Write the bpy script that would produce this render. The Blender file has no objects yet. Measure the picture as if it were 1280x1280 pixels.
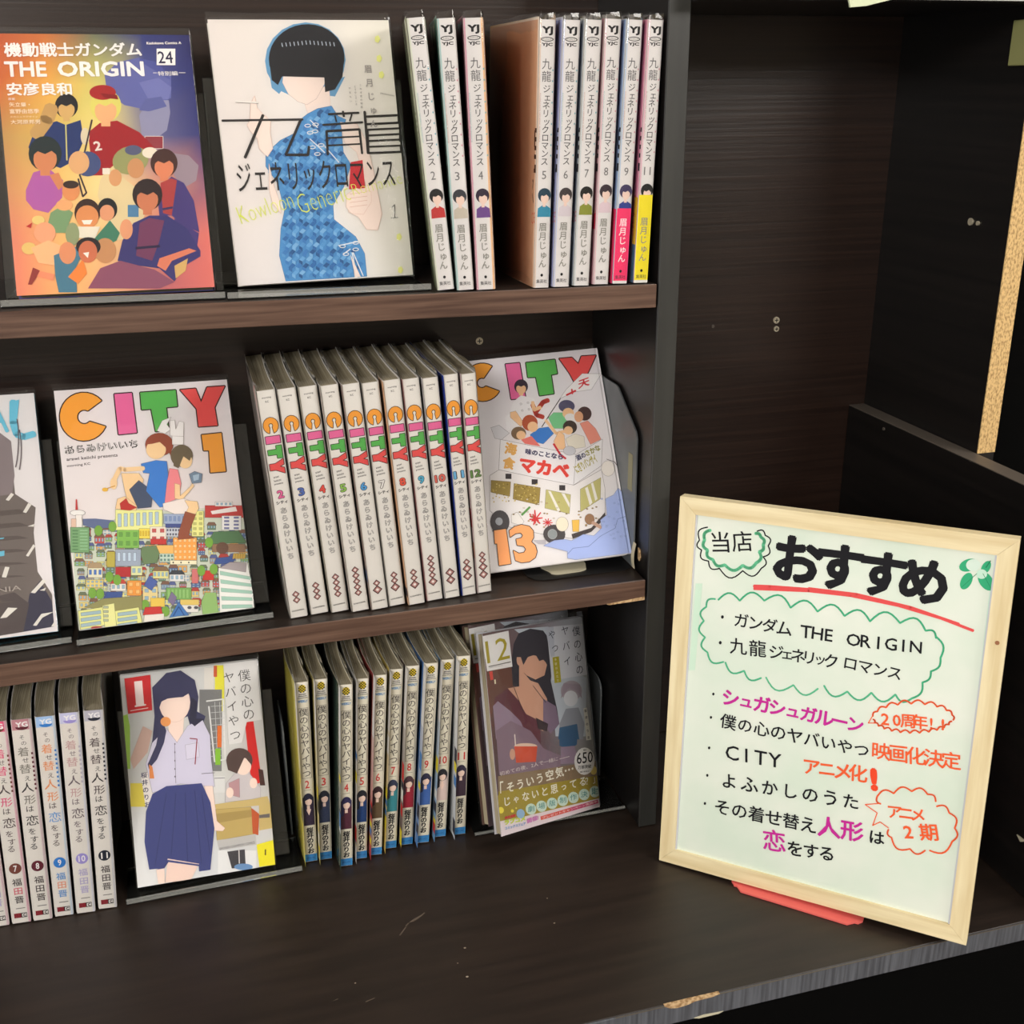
import bpy, math, random
from mathutils import Matrix, Vector
sc = bpy.context.scene
col = sc.collection
random.seed(7)
R = math.radians

# ------------------------------------------------------------------ camera
cam_d = bpy.data.cameras.new('camera')
cam = bpy.data.objects.new('camera', cam_d); col.objects.link(cam)
YAW, PITCH, ROLL, FOC = 0.27706, -0.35811, -0.00853, 1414.26
F = Vector((math.sin(YAW)*math.cos(PITCH), math.cos(YAW)*math.cos(PITCH), math.sin(PITCH)))
Rv = Vector((math.cos(YAW), -math.sin(YAW), 0)); Uv = Rv.cross(F)
R2 = math.cos(ROLL)*Rv + math.sin(ROLL)*Uv; U2 = -math.sin(ROLL)*Rv + math.cos(ROLL)*Uv
cam.matrix_world = Matrix(((R2.x, U2.x, -F.x, -0.34216), (R2.y, U2.y, -F.y, -0.79392), (R2.z, U2.z, -F.z, 0.62677), (0, 0, 0, 1)))
cam_d.sensor_width = 36; cam_d.lens = 36*FOC/1280; cam_d.clip_start = 0.02
sc.camera = cam
# ------------------------------------------------------------------ view, world, lamps
sc.view_settings.view_transform = 'Standard'; sc.view_settings.look = 'None'
sc.view_settings.gamma = 1; sc.view_settings.exposure = 0.14; sc.view_settings.use_curve_mapping = False
w = bpy.data.worlds.new('room_light'); sc.world = w; w.use_nodes = True
w.node_tree.nodes['Background'].inputs[0].default_value = (1.0, 0.97, 0.93, 1)
w.node_tree.nodes['Background'].inputs[1].default_value = 1.1

def area(name, loc, aim, sx, sy, power, color):
    d = bpy.data.lights.new(name, 'AREA'); d.shape = 'RECTANGLE'; d.size = sx; d.size_y = sy
    d.energy = power; d.color = color
    o = bpy.data.objects.new(name, d); col.objects.link(o); o.location = loc
    o.rotation_euler = (Vector(aim)-Vector(loc)).to_track_quat('-Z', 'Y').to_euler()
    return o
area('ceiling_panel_light', (-1.8, -2.5, 1.72), (-.6, -.2, .2), 1.4, 1.0, 100, (1.0, 0.96, 0.91))
area('ceiling_panel_light', (1.7, -2.5, 1.72), (.1, -.2, .2), 1.4, 1.0, 72, (1.0, 0.96, 0.91))
area('ceiling_tube_light', (0.55, -0.50, 1.72), (0.55, -0.50, 0), 1.0, 0.2, 9, (1.0, 0.96, 0.91))

# ------------------------------------------------------------------ helpers
def lin(c):
    r = []
    for v in c[:3]:
        v = v/255.0
        r.append(v/12.92 if v <= 0.04045 else ((v+0.055)/1.055)**2.4)
    return (r[0], r[1], r[2], 1.0)

def mat(name, color, rough=0.5, spec=0.5, metal=0.0, **k):
    m = bpy.data.materials.new(name); m.use_nodes = True
    b = m.node_tree.nodes['Principled BSDF']
    b.inputs['Base Color'].default_value = lin(color); b.inputs['Roughness'].default_value = rough
    b.inputs['Specular IOR Level'].default_value = spec; b.inputs['Metallic'].default_value = metal
    return m

def noisy(m, c1, c2, scale, vec, detail=4, bump=0.0, lo=.35, hi=.65, rot=(0, 0, 0)):
    nt = m.node_tree; b = nt.nodes['Principled BSDF']
    tc = nt.nodes.new('ShaderNodeTexCoord'); mp = nt.nodes.new('ShaderNodeMapping')
    mp.inputs['Scale'].default_value = vec; mp.inputs['Rotation'].default_value = rot
    n = nt.nodes.new('ShaderNodeTexNoise'); n.inputs['Scale'].default_value = scale; n.inputs['Detail'].default_value = detail
    r = nt.nodes.new('ShaderNodeValToRGB'); r.color_ramp.elements[0].color = lin(c1); r.color_ramp.elements[1].color = lin(c2)
    r.color_ramp.elements[0].position = lo; r.color_ramp.elements[1].position = hi
    nt.links.new(tc.outputs['Object'], mp.inputs[0]); nt.links.new(mp.outputs[0], n.inputs['Vector'])
    nt.links.new(n.outputs['Fac'], r.inputs[0]); nt.links.new(r.outputs[0], b.inputs['Base Color'])
    if bump:
        bp = nt.nodes.new('ShaderNodeBump'); bp.inputs['Strength'].default_value = bump; bp.inputs['Distance'].default_value = 0.0006
        nt.links.new(n.outputs['Fac'], bp.inputs['Height']); nt.links.new(bp.outputs[0], b.inputs['Normal'])
    return m

M = {}
M['wood'] = noisy(mat('dark_laminate', (40, 30, 26), .30, .6), (33, 22, 18), (45, 31, 25), 1, (5, 5, 330), 5, .25)
M['deckwood'] = noisy(mat('dark_deck_laminate', (40, 30, 26), .44), (33, 25, 20), (43, 33, 27), 1, (9, 90, 9), 4, .12)
M['walnut'] = noisy(mat('walnut_edge_band', (84, 62, 50), .4), (72, 50, 40), (104, 79, 65), 1, (10, 60, 260), 5, .1)
M['upright'] = noisy(mat('dark_edge_band', (52, 52, 50), .38), (44, 44, 42), (54, 54, 51), 1, (60, 60, 6), 4, .05)
M['deckedge'] = noisy(mat('grey_edge_band', (70, 73, 80), .42), (62, 64, 70), (92, 95, 102), 1, (320, 40, 12), 4, .1)
M['black'] = mat('matt_black_board', (5, 5, 5), .9, .05)
M['darkwall'] = noisy(mat('black_brown_laminate', (20, 19, 19), .36), (15, 14, 14), (23, 20, 19), 1, (5, 5, 160), 4, .1)
M['ledge'] = mat('greybrown_edge_band', (88, 80, 72), .5)
M['chip'] = noisy(mat('raw_chipboard', (214, 170, 105), .85, .2), (158, 126, 84), (216, 182, 126), 620, (1, 1, .55), 5, .6, .34, .56)
M['rawchip'] = noisy(mat('splintered_chipboard', (196, 160, 118), .9, .1), (150, 118, 82), (206, 176, 136), 400, (1, 1, 1), 3)
M['screw'] = mat('screw_steel', (206, 196, 172), .35, .5, .5)
M['screwslot'] = mat('screw_slot', (40, 36, 32), .6)
M['paperpage'] = noisy(mat('comic_page_edges', (150, 140, 118), .85, .2), (134, 122, 98), (186, 176, 150), 1, (2200, 6, 6), 3, .3)
M['framewood'] = noisy(mat('pale_pine', (228, 208, 158), .55), (216, 196, 150), (236, 222, 182), 1, (130, 30, 9), 4, .05)
M['framewoodh'] = noisy(mat('pale_pine_rail', (228, 208, 158), .55), (216, 196, 150), (236, 222, 182), 1, (9, 30, 130), 4, .05)
M['board'] = noisy(mat('whiteboard_enamel', (226, 234, 220), .22), (214, 228, 212), (228, 234, 222), 14, (1, 1, 1), 3)
M['coral'] = mat('coral_plastic', (226, 104, 98), .4)
M['cream'] = mat('cream_enamel', (190, 184, 160), .4)
M['greymetal'] = noisy(mat('grey_enamel_steel', (96, 100, 102), .38), (78, 82, 84), (108, 112, 114), 12, (1, 1, 1), 3)
M['blackmetal'] = mat('black_enamel_steel', (24, 24, 25), .35)
M['palegreen'] = mat('pale_green_paper', (206, 214, 180), .7)
M['palewhite'] = mat('pale_edge_strip', (196, 200, 196), .5)
M['olivetag'] = mat('olive_plastic', (140, 140, 92), .4)
M['floor'] = noisy(mat('grey_floor_tiles', (120, 112, 104), .5), (112, 104, 96), (128, 120, 112), 3, (1, 1, 1), 3)
M['roomwall'] = mat('off_white_wall', (190, 184, 174), .8)
M['ceil'] = mat('white_ceiling', (214, 210, 202), .9)

def film_mat(name, base, bumpscale, tint=(1, 1, 1), rough=.1, strength=.35, haze=.015):
    m = bpy.data.materials.new(name); m.use_nodes = True; nt = m.node_tree
    for n in list(nt.nodes):
        if n.type != 'OUTPUT_MATERIAL': nt.nodes.remove(n)
    out = nt.nodes['Material Output']
    tr = nt.nodes.new('ShaderNodeBsdfTransparent'); tr.inputs[0].default_value = (*tint, 1)
    gl = nt.nodes.new('ShaderNodeBsdfGlossy'); gl.inputs['Roughness'].default_value = rough
    df = nt.nodes.new('ShaderNodeBsdfDiffuse'); df.inputs[0].default_value = (.8, .8, .76, 1)
    fr = nt.nodes.new('ShaderNodeFresnel'); fr.inputs[0].default_value = 1.35
    ad = nt.nodes.new('ShaderNodeMath'); ad.operation = 'ADD'; ad.inputs[1].default_value = base
    mx = nt.nodes.new('ShaderNodeMixShader'); m2 = nt.nodes.new('ShaderNodeMixShader'); m2.inputs[0].default_value = haze
    tc = nt.nodes.new('ShaderNodeTexCoord'); n = nt.nodes.new('ShaderNodeTexNoise')
    n.inputs['Scale'].default_value = bumpscale; n.inputs['Detail'].default_value = 2
    bp = nt.nodes.new('ShaderNodeBump'); bp.inputs['Strength'].default_value = strength; bp.inputs['Distance'].default_value = .004
    L = nt.links.new
    L(tc.outputs['Object'], n.inputs['Vector']); L(n.outputs['Fac'], bp.inputs['Height']); L(bp.outputs[0], gl.inputs['Normal'])
    L(fr.outputs[0], ad.inputs[0]); L(ad.outputs[0], mx.inputs[0]); L(tr.outputs[0], m2.inputs[1]); L(df.outputs[0], m2.inputs[2])
    L(m2.outputs[0], mx.inputs[1]); L(gl.outputs[0], mx.inputs[2]); L(mx.outputs[0], out.inputs[0])
    return m
M['film'] = film_mat('clear_sleeve_film', .015, 34, rough=.05, strength=.32)
M['acrylic'] = film_mat('clear_acrylic', .02, 3, (.92, .94, .93), .04, .02, .012)
M['acryliclip'] = film_mat('clear_acrylic_lip_highlight', .05, 3, (.88, .9, .89), .05, .02, .16)  # extra whitish diffuse share stands in for highlights along the lip's edges

# ink: flat printed colours stored on the mesh
ink = bpy.data.materials.new('printed_ink'); ink.use_nodes = True
_b = ink.node_tree.nodes['Principled BSDF']; _b.inputs['Roughness'].default_value = .6; _b.inputs['Specular IOR Level'].default_value = .12
_a = ink.node_tree.nodes.new('ShaderNodeVertexColor'); _a.layer_name = 'ink'
ink.node_tree.links.new(_a.outputs['Color'], _b.inputs['Base Color'])
_cov = {}
def cover_mat(c):
    if c not in _cov: _cov[c] = mat('cover_card', c, .5, .3)
    return _cov[c]

def mesh_obj(name, vs, fs, m=None, parent=None, mats=None, fm=None, smooth=False):
    me = bpy.data.meshes.new(name); me.from_pydata(vs, [], fs)
    for x in (mats or [m]): me.materials.append(x)
    if fm:
        for p, i in zip(me.polygons, fm): p.material_index = i
    if smooth:
        for p in me.polygons: p.use_smooth = True
    me.update()
    o = bpy.data.objects.new(name, me); col.objects.link(o)
    if parent: o.parent = parent
    return o

class MB:
    def __init__(s): s.v = []; s.f = []
    def box(s, x0, x1, y0, y1, z0, z1, b=0.0, fn=None):
        """box with optional chamfer b on every edge"""
        n = len(s.v)
        if b <= 0:
            P = [(x, y, z) for x in (x0, x1) for y in (y0, y1) for z in (z0, z1)]
            s.f += [tuple(n+i for i in q) for q in ((0, 1, 3, 2), (4, 6, 7, 5), (0, 4, 5, 1), (2, 3, 7, 6), (0, 2, 6, 4), (1, 5, 7, 3))]
        else:
            P = []; ids = {}
            for ix, x in ((0, x0), (1, x1)):
                for iy, y in ((0, y0), (1, y1)):
                    for iz, z in ((0, z0), (1, z1)):
                        dx = b if ix == 0 else -b; dy = b if iy == 0 else -b; dz = b if iz == 0 else -b
                        ids[(ix, iy, iz, 'x')] = len(P); P.append((x, y+dy, z+dz))
                        ids[(ix, iy, iz, 'y')] = len(P); P.append((x+dx, y, z+dz))
                        ids[(ix, iy, iz, 'z')] = len(P); P.append((x+dx, y+dy, z))
            def g(*k): return n+ids[k]
            for a in (0, 1):
                q = [(0, 0), (0, 1), (1, 1), (1, 0)]
                if a: q = q[::-1]
                s.f.append(tuple(g(a, i, j, 'x') for i, j in q))
                s.f.append(tuple(g(i, a, j, 'y') for i, j in q[::-1]))
                s.f.append(tuple(g(i, j, a, 'z') for i, j in q))
            for i in (0, 1):
                for j in (0, 1):
                    s.f.append((g(0, i, j, 'y'), g(1, i, j, 'y'), g(1, i, j, 'z'), g(0, i, j, 'z')))
                    s.f.append((g(i, 0, j, 'x'), g(i, 1, j, 'x'), g(i, 1, j, 'z'), g(i, 0, j, 'z')))
                    s.f.append((g(i, j, 0, 'x'), g(i, j, 1, 'x'), g(i, j, 1, 'y'), g(i, j, 0, 'y')))
                    for k in (0, 1):
                        s.f.append((g(i, j, k, 'x'), g(i, j, k, 'y'), g(i, j, k, 'z')))
        if fn: P = [fn(p) for p in P]
        s.v += P; return s
    def prism(s, pts, axis, a0, a1):
        """extrude a 2D outline along an axis ('x': pts=(y,z); 'y': (x,z); 'z': (x,y))"""
        n = len(s.v); k = len(pts)
        for a in (a0, a1):
            for u, v in pts:
                s.v.append({'x': (a, u, v), 'y': (u, a, v), 'z': (u, v, a)}[axis])
        s.f.append(tuple(n+i for i in range(k))[::-1]); s.f.append(tuple(n+k+i for i in range(k)))
        for i in range(k):
            j = (i+1) % k; s.f.append((n+i, n+j, n+k+j, n+k+i))
        return s
    def obj(s, name, m, parent=None, smooth=False):
        o = mesh_obj(name, s.v, s.f, m, parent, smooth=smooth)
        import bmesh
        bm = bmesh.new(); bm.from_mesh(o.data); bmesh.ops.recalc_face_normals(bm, faces=bm.faces); bm.to_mesh(o.data); bm.free()
        return o

def empty(name, loc=(0, 0, 0)):
    o = bpy.data.objects.new(name, None); col.objects.link(o); o.location = loc; o.empty_display_size = .02
    return o
def tag(o, label=None, cat=None, group=None, kind=None):
    if label: o['label'] = label
    if cat: o['category'] = cat
    if group: o['group'] = group
    if kind: o['kind'] = kind
    return o

# ------------------------------------------------------------------ lettering (built-in font)
_tc = bpy.data.curves.new('lettering', 'FONT'); _tc.size = 1; _tc.resolution_u = 2
_to = bpy.data.objects.new('lettering', _tc)
_cache = {}
def glyph(t, bold=0.0):
    k = (t, bold)
    if k not in _cache:
        _tc.body = t; _tc.offset = bold
        me = _to.to_mesh(); vs = [(v.co.x, v.co.y) for v in me.vertices]; fs = [tuple(p.vertices) for p in me.polygons]
        _to.to_mesh_clear()
        if not vs: vs = [(0, 0)]
        xs = [v[0] for v in vs]; ys = [v[1] for v in vs]
        _cache[k] = (vs, fs, (min(xs), max(xs), min(ys), max(ys)))
    return _cache[k]

def homog(src, dst):
    """projective map taking four photo points of a printed face to millimetres on it"""
    A = []; B = []
    for (x, y), (u, v) in zip(src, dst):
        A.append([x, y, 1, 0, 0, 0, -u*x, -u*y]); B.append(u)
        A.append([0, 0, 0, x, y, 1, -v*x, -v*y]); B.append(v)
    n = 8
    for i in range(n):
        p = max(range(i, n), key=lambda r: abs(A[r][i])); A[i], A[p] = A[p], A[i]; B[i], B[p] = B[p], B[i]
        for r in range(n):
            if r != i:
                f = A[r][i]/A[i][i]
                if f:
                    A[r] = [a-f*b for a, b in zip(A[r], A[i])]; B[r] -= f*B[i]
    h = [B[i]/A[i][i] for i in range(n)]
    def m(p):
        d = h[6]*p[0]+h[7]*p[1]+1
        return ((h[0]*p[0]+h[1]*p[1]+h[2])/d, (h[3]*p[0]+h[4]*p[1]+h[5])/d)
    return m

def inside(p, poly):
    x, y = p; c = False; j = len(poly)-1
    for i in range(len(poly)):
        xi, yi = poly[i]; xj, yj = poly[j]
        if (yi > y) != (yj > y) and x < (xj-xi)*(y-yi)/(yj-yi)+xi: c = not c
        j = i
    return c

class Print:
    """flat print in millimetres: x to the right, y up, stacked in paper-thin layers"""
    def __init__(s, W, H, mp=None):
        s.W, s.H = W, H; s.v = []; s.c = []; s.f = []; s.n = 0; s.map = mp or (lambda p: p)
        s.ox = s.oy = 0.0; s.s = 1.0
    def view(s, ox, oy, k): s.ox, s.oy, s.s = ox, oy, k; return s
    def P(s, p): return s.map((s.ox+p[0]*s.s, s.oy+p[1]*s.s))
    def clip(s, pts):
        for ax, lim, sg in ((0, 0, 1), (0, s.W, -1), (1, 0, 1), (1, s.H, -1)):
            out = []
            for i in range(len(pts)):
                a = pts[i]; b = pts[(i+1) % len(pts)]
                ia = (a[ax]-lim)*sg >= -1e-9; ib = (b[ax]-lim)*sg >= -1e-9
                if ia: out.append(a)
                if ia != ib:
                    t = (lim-a[ax])/(b[ax]-a[ax]); out.append((a[0]+t*(b[0]-a[0]), a[1]+t*(b[1]-a[1])))
            pts = out
            if len(pts) < 3: return []
        return pts
    def raw(s, pts, color):
        if any(x < 0 or x > s.W or y < 0 or y > s.H for x, y in pts): pts = s.clip(pts)
        if len(pts) < 3: return
        area_ = sum(pts[i-1][0]*pts[i][1]-pts[i][0]*pts[i-1][1] for i in range(len(pts)))
        if area_ < 0: pts = pts[::-1]
        n = len(s.v); s.v += [(x, y, s.n) for x, y in pts]; s.c += [lin(color)]*len(pts); s.f.append(tuple(range(n, n+len(pts))))
    def poly(s, pts, color, o=None, w=1.0):
        pts = [s.P(p) for p in pts]
        if o: s.strokemm(pts+[pts[0]], w, o)
        s.n += 1; s.raw(pts, color); return s
    def rect(s, x0, y0, x1, y1, color, **k): return s.poly([(x0, y0), (x1, y0), (x1, y1), (x0, y1)], color, **k)
    def ell(s, cx, cy, rx, ry, color, a0=0, a1=360, n=20, o=None, w=1.0, rot=0):
        c, d = math.cos(R(rot)), math.sin(R(rot)); pts = []
        m = n if a1-a0 >= 360 else n+1
        for i in range(m):
            t = R(a0+(a1-a0)*i/n); x, y = rx*math.cos(t), ry*math.sin(t); pts.append((cx+x*c-y*d, cy+x*d+y*c))
        return s.poly(pts, color, o=o, w=w)
    def strokemm(s, pts, w, color):
        s.n += 1
        for a, b in zip(pts, pts[1:]):
            dx, dy = b[0]-a[0], b[1]-a[1]; l = math.hypot(dx, dy)
            if l < 1e-6: continue
            nx, ny = -dy/l*w/2, dx/l*w/2; ex, ey = dx/l*w*.28, dy/l*w*.28
            s.raw([(a[0]+nx, a[1]+ny), (a[0]-ex+nx*.5, a[1]-ey+ny*.5), (a[0]-ex-nx*.5, a[1]-ey-ny*.5), (a[0]-nx, a[1]-ny),
                   (b[0]-nx, b[1]-ny), (b[0]+ex-nx*.5, b[1]+ey-ny*.5), (b[0]+ex+nx*.5, b[1]+ey+ny*.5), (b[0]+nx, b[1]+ny)], color)
    def line(s, pts, w, color): s.strokemm([s.P(p) for p in pts], w, color); return s
    def arc(s, cx, cy, rx, ry, a0, a1, w, color, n=10):
        return s.line([(cx+rx*math.cos(R(a0+(a1-a0)*i/n)), cy+ry*math.sin(R(a0+(a1-a0)*i/n))) for i in range(n+1)], w, color)
    def grid(s, cols):
        """printed colour wash over the whole face; cols = rows from top to bottom"""
        s.n += 1; ny, nx = len(cols), len(cols[0]); k = len(s.v)
        for j in range(ny):
            for i in range(nx): s.v.append((s.W*i/(nx-1), s.H*(1-j/(ny-1)), s.n)); s.c.append(lin(cols[j][i]))
        for j in range(ny-1):
            for i in range(nx-1): a = k+j*nx+i; s.f.append((a+nx, a+nx+1, a+1, a))
        return s
    def put(s, t, o, ux, uy, color, bold=0.0, bbox=True):
        """map the glyphs' box (or em square) to corner o and edge vectors ux, uy in mm"""
        bw = max(bold, 0); vs, fs, (x0, x1, y0, y1) = glyph(t, min(bold, 0))
        if not bbox: x0, x1, y0, y1 = 0, 1, -.12, .88
        if bbox: x0, x1, y0, y1 = x0-bw, x1+bw, y0-bw, y1+bw
        s.n += 1
        m = 0 if bw == 0 else (4 if bw < .012 else 8)
        for k in range(max(m, 1)):
            if k: s.n += .15
            s.place(vs, fs, o, ux, uy, x0, x1, y0, y1, color, bw*math.cos(R(360*k/m+22)) if m else 0, bw*math.sin(R(360*k/m+22)) if m else 0)
    def place(s, vs, fs, o, ux, uy, x0, x1, y0, y1, color, sx_, sy_):
        n = len(s.v); q = []
        for x, y in vs:
            a = (x+sx_-x0)/max(x1-x0, 1e-6); b = (y+sy_-y0)/max(y1-y0, 1e-6)
            q.append((o[0]+a*ux[0]+b*uy[0], o[1]+a*ux[1]+b*uy[1]))
        if all(-1e-6 <= x <= s.W+1e-6 and -1e-6 <= y <= s.H+1e-6 for x, y in q):
            s.v += [(x, y, s.n) for x, y in q]; s.c += [lin(color)]*len(q); s.f += [tuple(n+i for i in f) for f in fs]
        else:
            for f in fs: s.raw([q[i] for i in f], color)
    def text(s, t, bl, br, h, color, bold=0.0):
        a = s.P(bl); b = s.P(br); u = s.P((bl[0], bl[1]-h)); hl = math.hypot(u[0]-a[0], u[1]-a[1])
        dx, dy = b[0]-a[0], b[1]-a[1]; l = math.hypot(dx, dy)
        s.put(t, a, (dx, dy), (-dy/l*hl, dx/l*hl), color, bold); return s
    def otext(s, t, bl, br, h, color, line, w=.05, bold=.03):
        s.text(t, bl, br, h, line, bold+w); return s.text(t, bl, br, h, color, bold)
    def chars(s, t, p0, p1, size, color, bold=0.0, jit=0.0):
        """hand-written row: each letter set on its own between two points (centres)"""
        n = len(t); up = None
        for i, ch in enumerate(t):
            if ch == ' ': continue
            f = i/max(n-1, 1); c = (p0[0]+(p1[0]-p0[0])*f, p0[1]+(p1[1]-p0[1])*f)
            a = s.P(c); b = s.P((c[0]+(p1[0]-p0[0])/n, c[1]+(p1[1]-p0[1])/n)); u = s.P((c[0], c[1]-size))
            sz = math.hypot(u[0]-a[0], u[1]-a[1]); th = math.atan2(b[1]-a[1], b[0]-a[0])+random.uniform(-jit, jit)
            sz *= 1+random.uniform(-jit, jit)
            if ch in 'ェュッャいゅっゃ' and ch not in 'い': sz *= .85
            ux = (math.cos(th)*sz, math.sin(th)*sz); uy = (-math.sin(th)*sz, math.cos(th)*sz)
            wd = 1.0
            if ord(ch) < 128:
                g = glyph(ch, bold)[2]; wd = g[0]+g[1]
            s.put(ch, (a[0]-ux[0]*wd/2-uy[0]*.5, a[1]-ux[1]*wd/2-uy[1]*.5), ux, uy, color, bold, False)
        return s
    def vert(s, t, p0, p1, size, color, bold=0.0, sizes=None, colors=None, squeeze=1.0):
        """vertical row of characters between two points (centres of first and last)"""
        n = len(t); a0 = s.P(p0); a1 = s.P(p1); L = math.hypot(a1[0]-a0[0], a1[1]-a0[1]) or 1
        u = s.P((p0[0], p0[1]+size)); sz0 = math.hypot(u[0]-a0[0], u[1]-a0[1])
        dn = ((a1[0]-a0[0])/L, (a1[1]-a0[1])/L); rt = (-dn[1], dn[0])
        for i, ch in enumerate(t):
            f = i/max(n-1, 1); c = (a0[0]+(a1[0]-a0[0])*f, a0[1]+(a1[1]-a0[1])*f); sz = sz0*(sizes[i] if sizes else 1)
            ux = (rt[0]*sz*squeeze, rt[1]*sz*squeeze); uy = (-dn[0]*sz, -dn[1]*sz); k = 0
            if ch in 'ェャュッゃゅっょ': k = .12
            if ch == 'ー': ux, uy = (dn[0]*sz, dn[1]*sz), (rt[0]*sz, rt[1]*sz)
            s.put(ch, (c[0]-ux[0]*(.5-k)-uy[0]*.5, c[1]-ux[1]*(.5-k)-uy[1]*.5), ux, uy, colors[i] if colors else color, bold, False)
        return s
    def build(s, name, parent, off=.0002, depth=.0007, side=None, D=.128, T=.013):
        """side None: on a face towards -Y; 'cover': on the -X face of a book of depth D, thickness T"""
        st = min(.00003, depth/max(s.n, 1)); vs = []
        for x, y, z in s.v:
            d = off+st*z
            vs.append((x/1000-s.W/2000, -d, y/1000) if side is None else (-T/2-d, D-x/1000, y/1000))
        o = mesh_obj(name, vs, s.f, ink, parent)
        at = o.data.color_attributes.new('ink', 'FLOAT_COLOR', 'POINT')
        at.data.foreach_set('color', [q for c in s.c for q in c]); return o

# ------------------------------------------------------------------ the room behind and around
def slab(name, *a, m=None): return tag(MB().box(*a).obj(name, m), kind='structure')
slab('floor', -2.5, 2.5, -3.5, .4, -.87, -.85, m=M['floor'])
slab('ceiling', -2.5, 2.5, -3.5, .4, 1.75, 1.8, m=M['ceil'])
slab('wall_back', -2.5, 2.5, .30, .36, -.85, 1.75, m=M['roomwall'])
slab('wall_front', -2.5, 2.5, -3.56, -3.5, -.85, 1.75, m=M['roomwall'])
slab('wall_right', 2.5, 2.56, -3.5, .36, -.85, 1.75, m=M['roomwall'])

# ------------------------------------------------------------------ bookcase, left bay
TP = .01675; D = .144; XL = -.78
case = tag(empty('bookcase', (0, 0, .001)), 'dark brown laminate bookcase with two walnut-edged shelves and grey-edged upright', 'bookcase')
def part(mb, name, m, parent):
    o = mb.obj(name, m, parent); o.location = -parent.location; return o
part(MB().box(XL, TP/2, D, D+.006, .001, .98), 'back_panel', M['wood'], case)
up = part(MB().box(0, TP, .0012, D, .001, .98, .0006), 'upright_panel', M['darkwall'], case)
e = MB().box(0.0002, TP-.0002, -.0002, .0012, .001, .98, .0004).obj('edge_band', M['upright'], up); e['label'] = 'smooth dark grey front edge of the upright'
part(MB().box(XL-TP, XL, 0, D, .001, .98, .0006), 'upright_panel', M['darkwall'], case)
def shelf_board(xr, z, k, t):
    def fn(p): return (p[0], p[1], p[2]-k*p[0]/.6)
    o = part(MB().box(XL+.001, xr, .001, D-.001, z-t, z, .0005, fn), 'shelf_board', M['deckwood'], case)
    b = MB().box(XL+.001, xr, -.0002, .001, z-t, z, .0004, fn).obj('edge_band', M['walnut'], o); b['label'] = 'walnut brown front edge band'
    return o
s_top = shelf_board(-.00165, .48815, .00776, .0176)
s_mid = shelf_board(-.00207, .2452, -.00217, .0176)
part(MB().box(XL, 0, .001, D-.001, .962, .98), 'shelf_board', M['deckwood'], case)
o = MB().prism([(-.036, .2279), (-.0025, .2303), (-.0025, .2273), (-.034, .2268)], 'y', -.0006, .0005).obj('chipped_edge', M['rawchip'], s_mid); o['label'] = 'bare chipboard where the edge band has broken off'
def disc(c, ax, r, d, n=14):
    mb = MB(); pts = [(r*math.cos(2*math.pi*i/n), r*math.sin(2*math.pi*i/n)) for i in range(n)]
    if ax == 'y': return mb.prism([(c[0]+a, c[2]+b) for a, b in pts], 'y', c[1]-d, c[1])
    return mb.prism([(c[1]+a, c[2]+b) for a, b in pts], 'x', c[0]-d, c[0])
def screw(c, ax, r, parent, m=None):
    o = part(disc(c, ax, r, .0012), 'screw', m or M['screw'], parent)
    if ax == 'y':
        mb = MB().box(c[0]-r*.6, c[0]+r*.6, c[1]-.0014, c[1]-.0011, c[2]-.0004, c[2]+.0004).box(c[0]-.0004, c[0]+.0004, c[1]-.0014, c[1]-.0011, c[2]-r*.6, c[2]+r*.6)
        mb.obj('screw_slot', M['screwslot'], o)
    return o
screw((-.1036, D, .4229), 'y', .0032, case)
o = part(MB().prism([(.016, .2585), (.018, .2650), (.0215, .2655), (.021, .2560), (.0185, .2545)], 'x', -.0008, .0002), 'chipped_edge', M['rawchip'], case)

# ------------------------------------------------------------------ counter and base
counter = tag(empty('counter_board', (0, -.03, -.018)), 'dark brown counter board with chipped grey front edge under the books and sign', 'counter')
part(MB().box(XL-TP, .60, -.2018, .30, -.018, 0, .0006), 'board', M['deckwood'], counter)
eb = part(MB().box(XL-TP, .60, -.2034, -.2018, -.018, 0, .0004), 'edge_band', M['deckedge'], counter); eb['label'] = 'brushed grey front edge band'
def chip(pts, m, y=-.2038): part(MB().prism(pts, 'y', y, y+.003), 'chipped_edge', m, counter)
chip([(-.062, .0004), (-.040, .0005), (-.018, .0004), (-.024, -.0009), (-.038, -.0012), (-.043, -.0028), (-.052, -.0036), (-.058, -.0022)], M['rawchip'])
chip([(-.038, -.0170), (-.030, -.0160), (-.022, -.0166), (-.014, -.0170), (-.018, -.0184), (-.034, -.0184)], M['cream'])
M['scuff'] = mat('pale_scuff', (96, 84, 74), .8, .2); M['speck'] = mat('pale_speck', (150, 138, 122), .8, .2)
for q in ([(-.2333, -.0745), (-.2270, -.0670), (-.2262, -.0676), (-.2325, -.0752)], [(-.2230, -.0625), (-.2180, -.0592), (-.2125, -.0570), (-.2090, -.0545), (-.2085, -.0556), (-.2140, -.0596), (-.2200, -.0628)], [(-.2268, -.0655), (-.2240, -.0628), (-.2234, -.0636), (-.2262, -.0664)],
          [(-.2700, -.1362), (-.2630, -.1345), (-.2632, -.1352), (-.2700, -.1370)], [(-.2930, -.1290), (-.2890, -.1276), (-.2892, -.1284)]):
    part(MB().prism(q, 'z', .0000, .00012), 'scuff', M['scuff'], counter)
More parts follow.
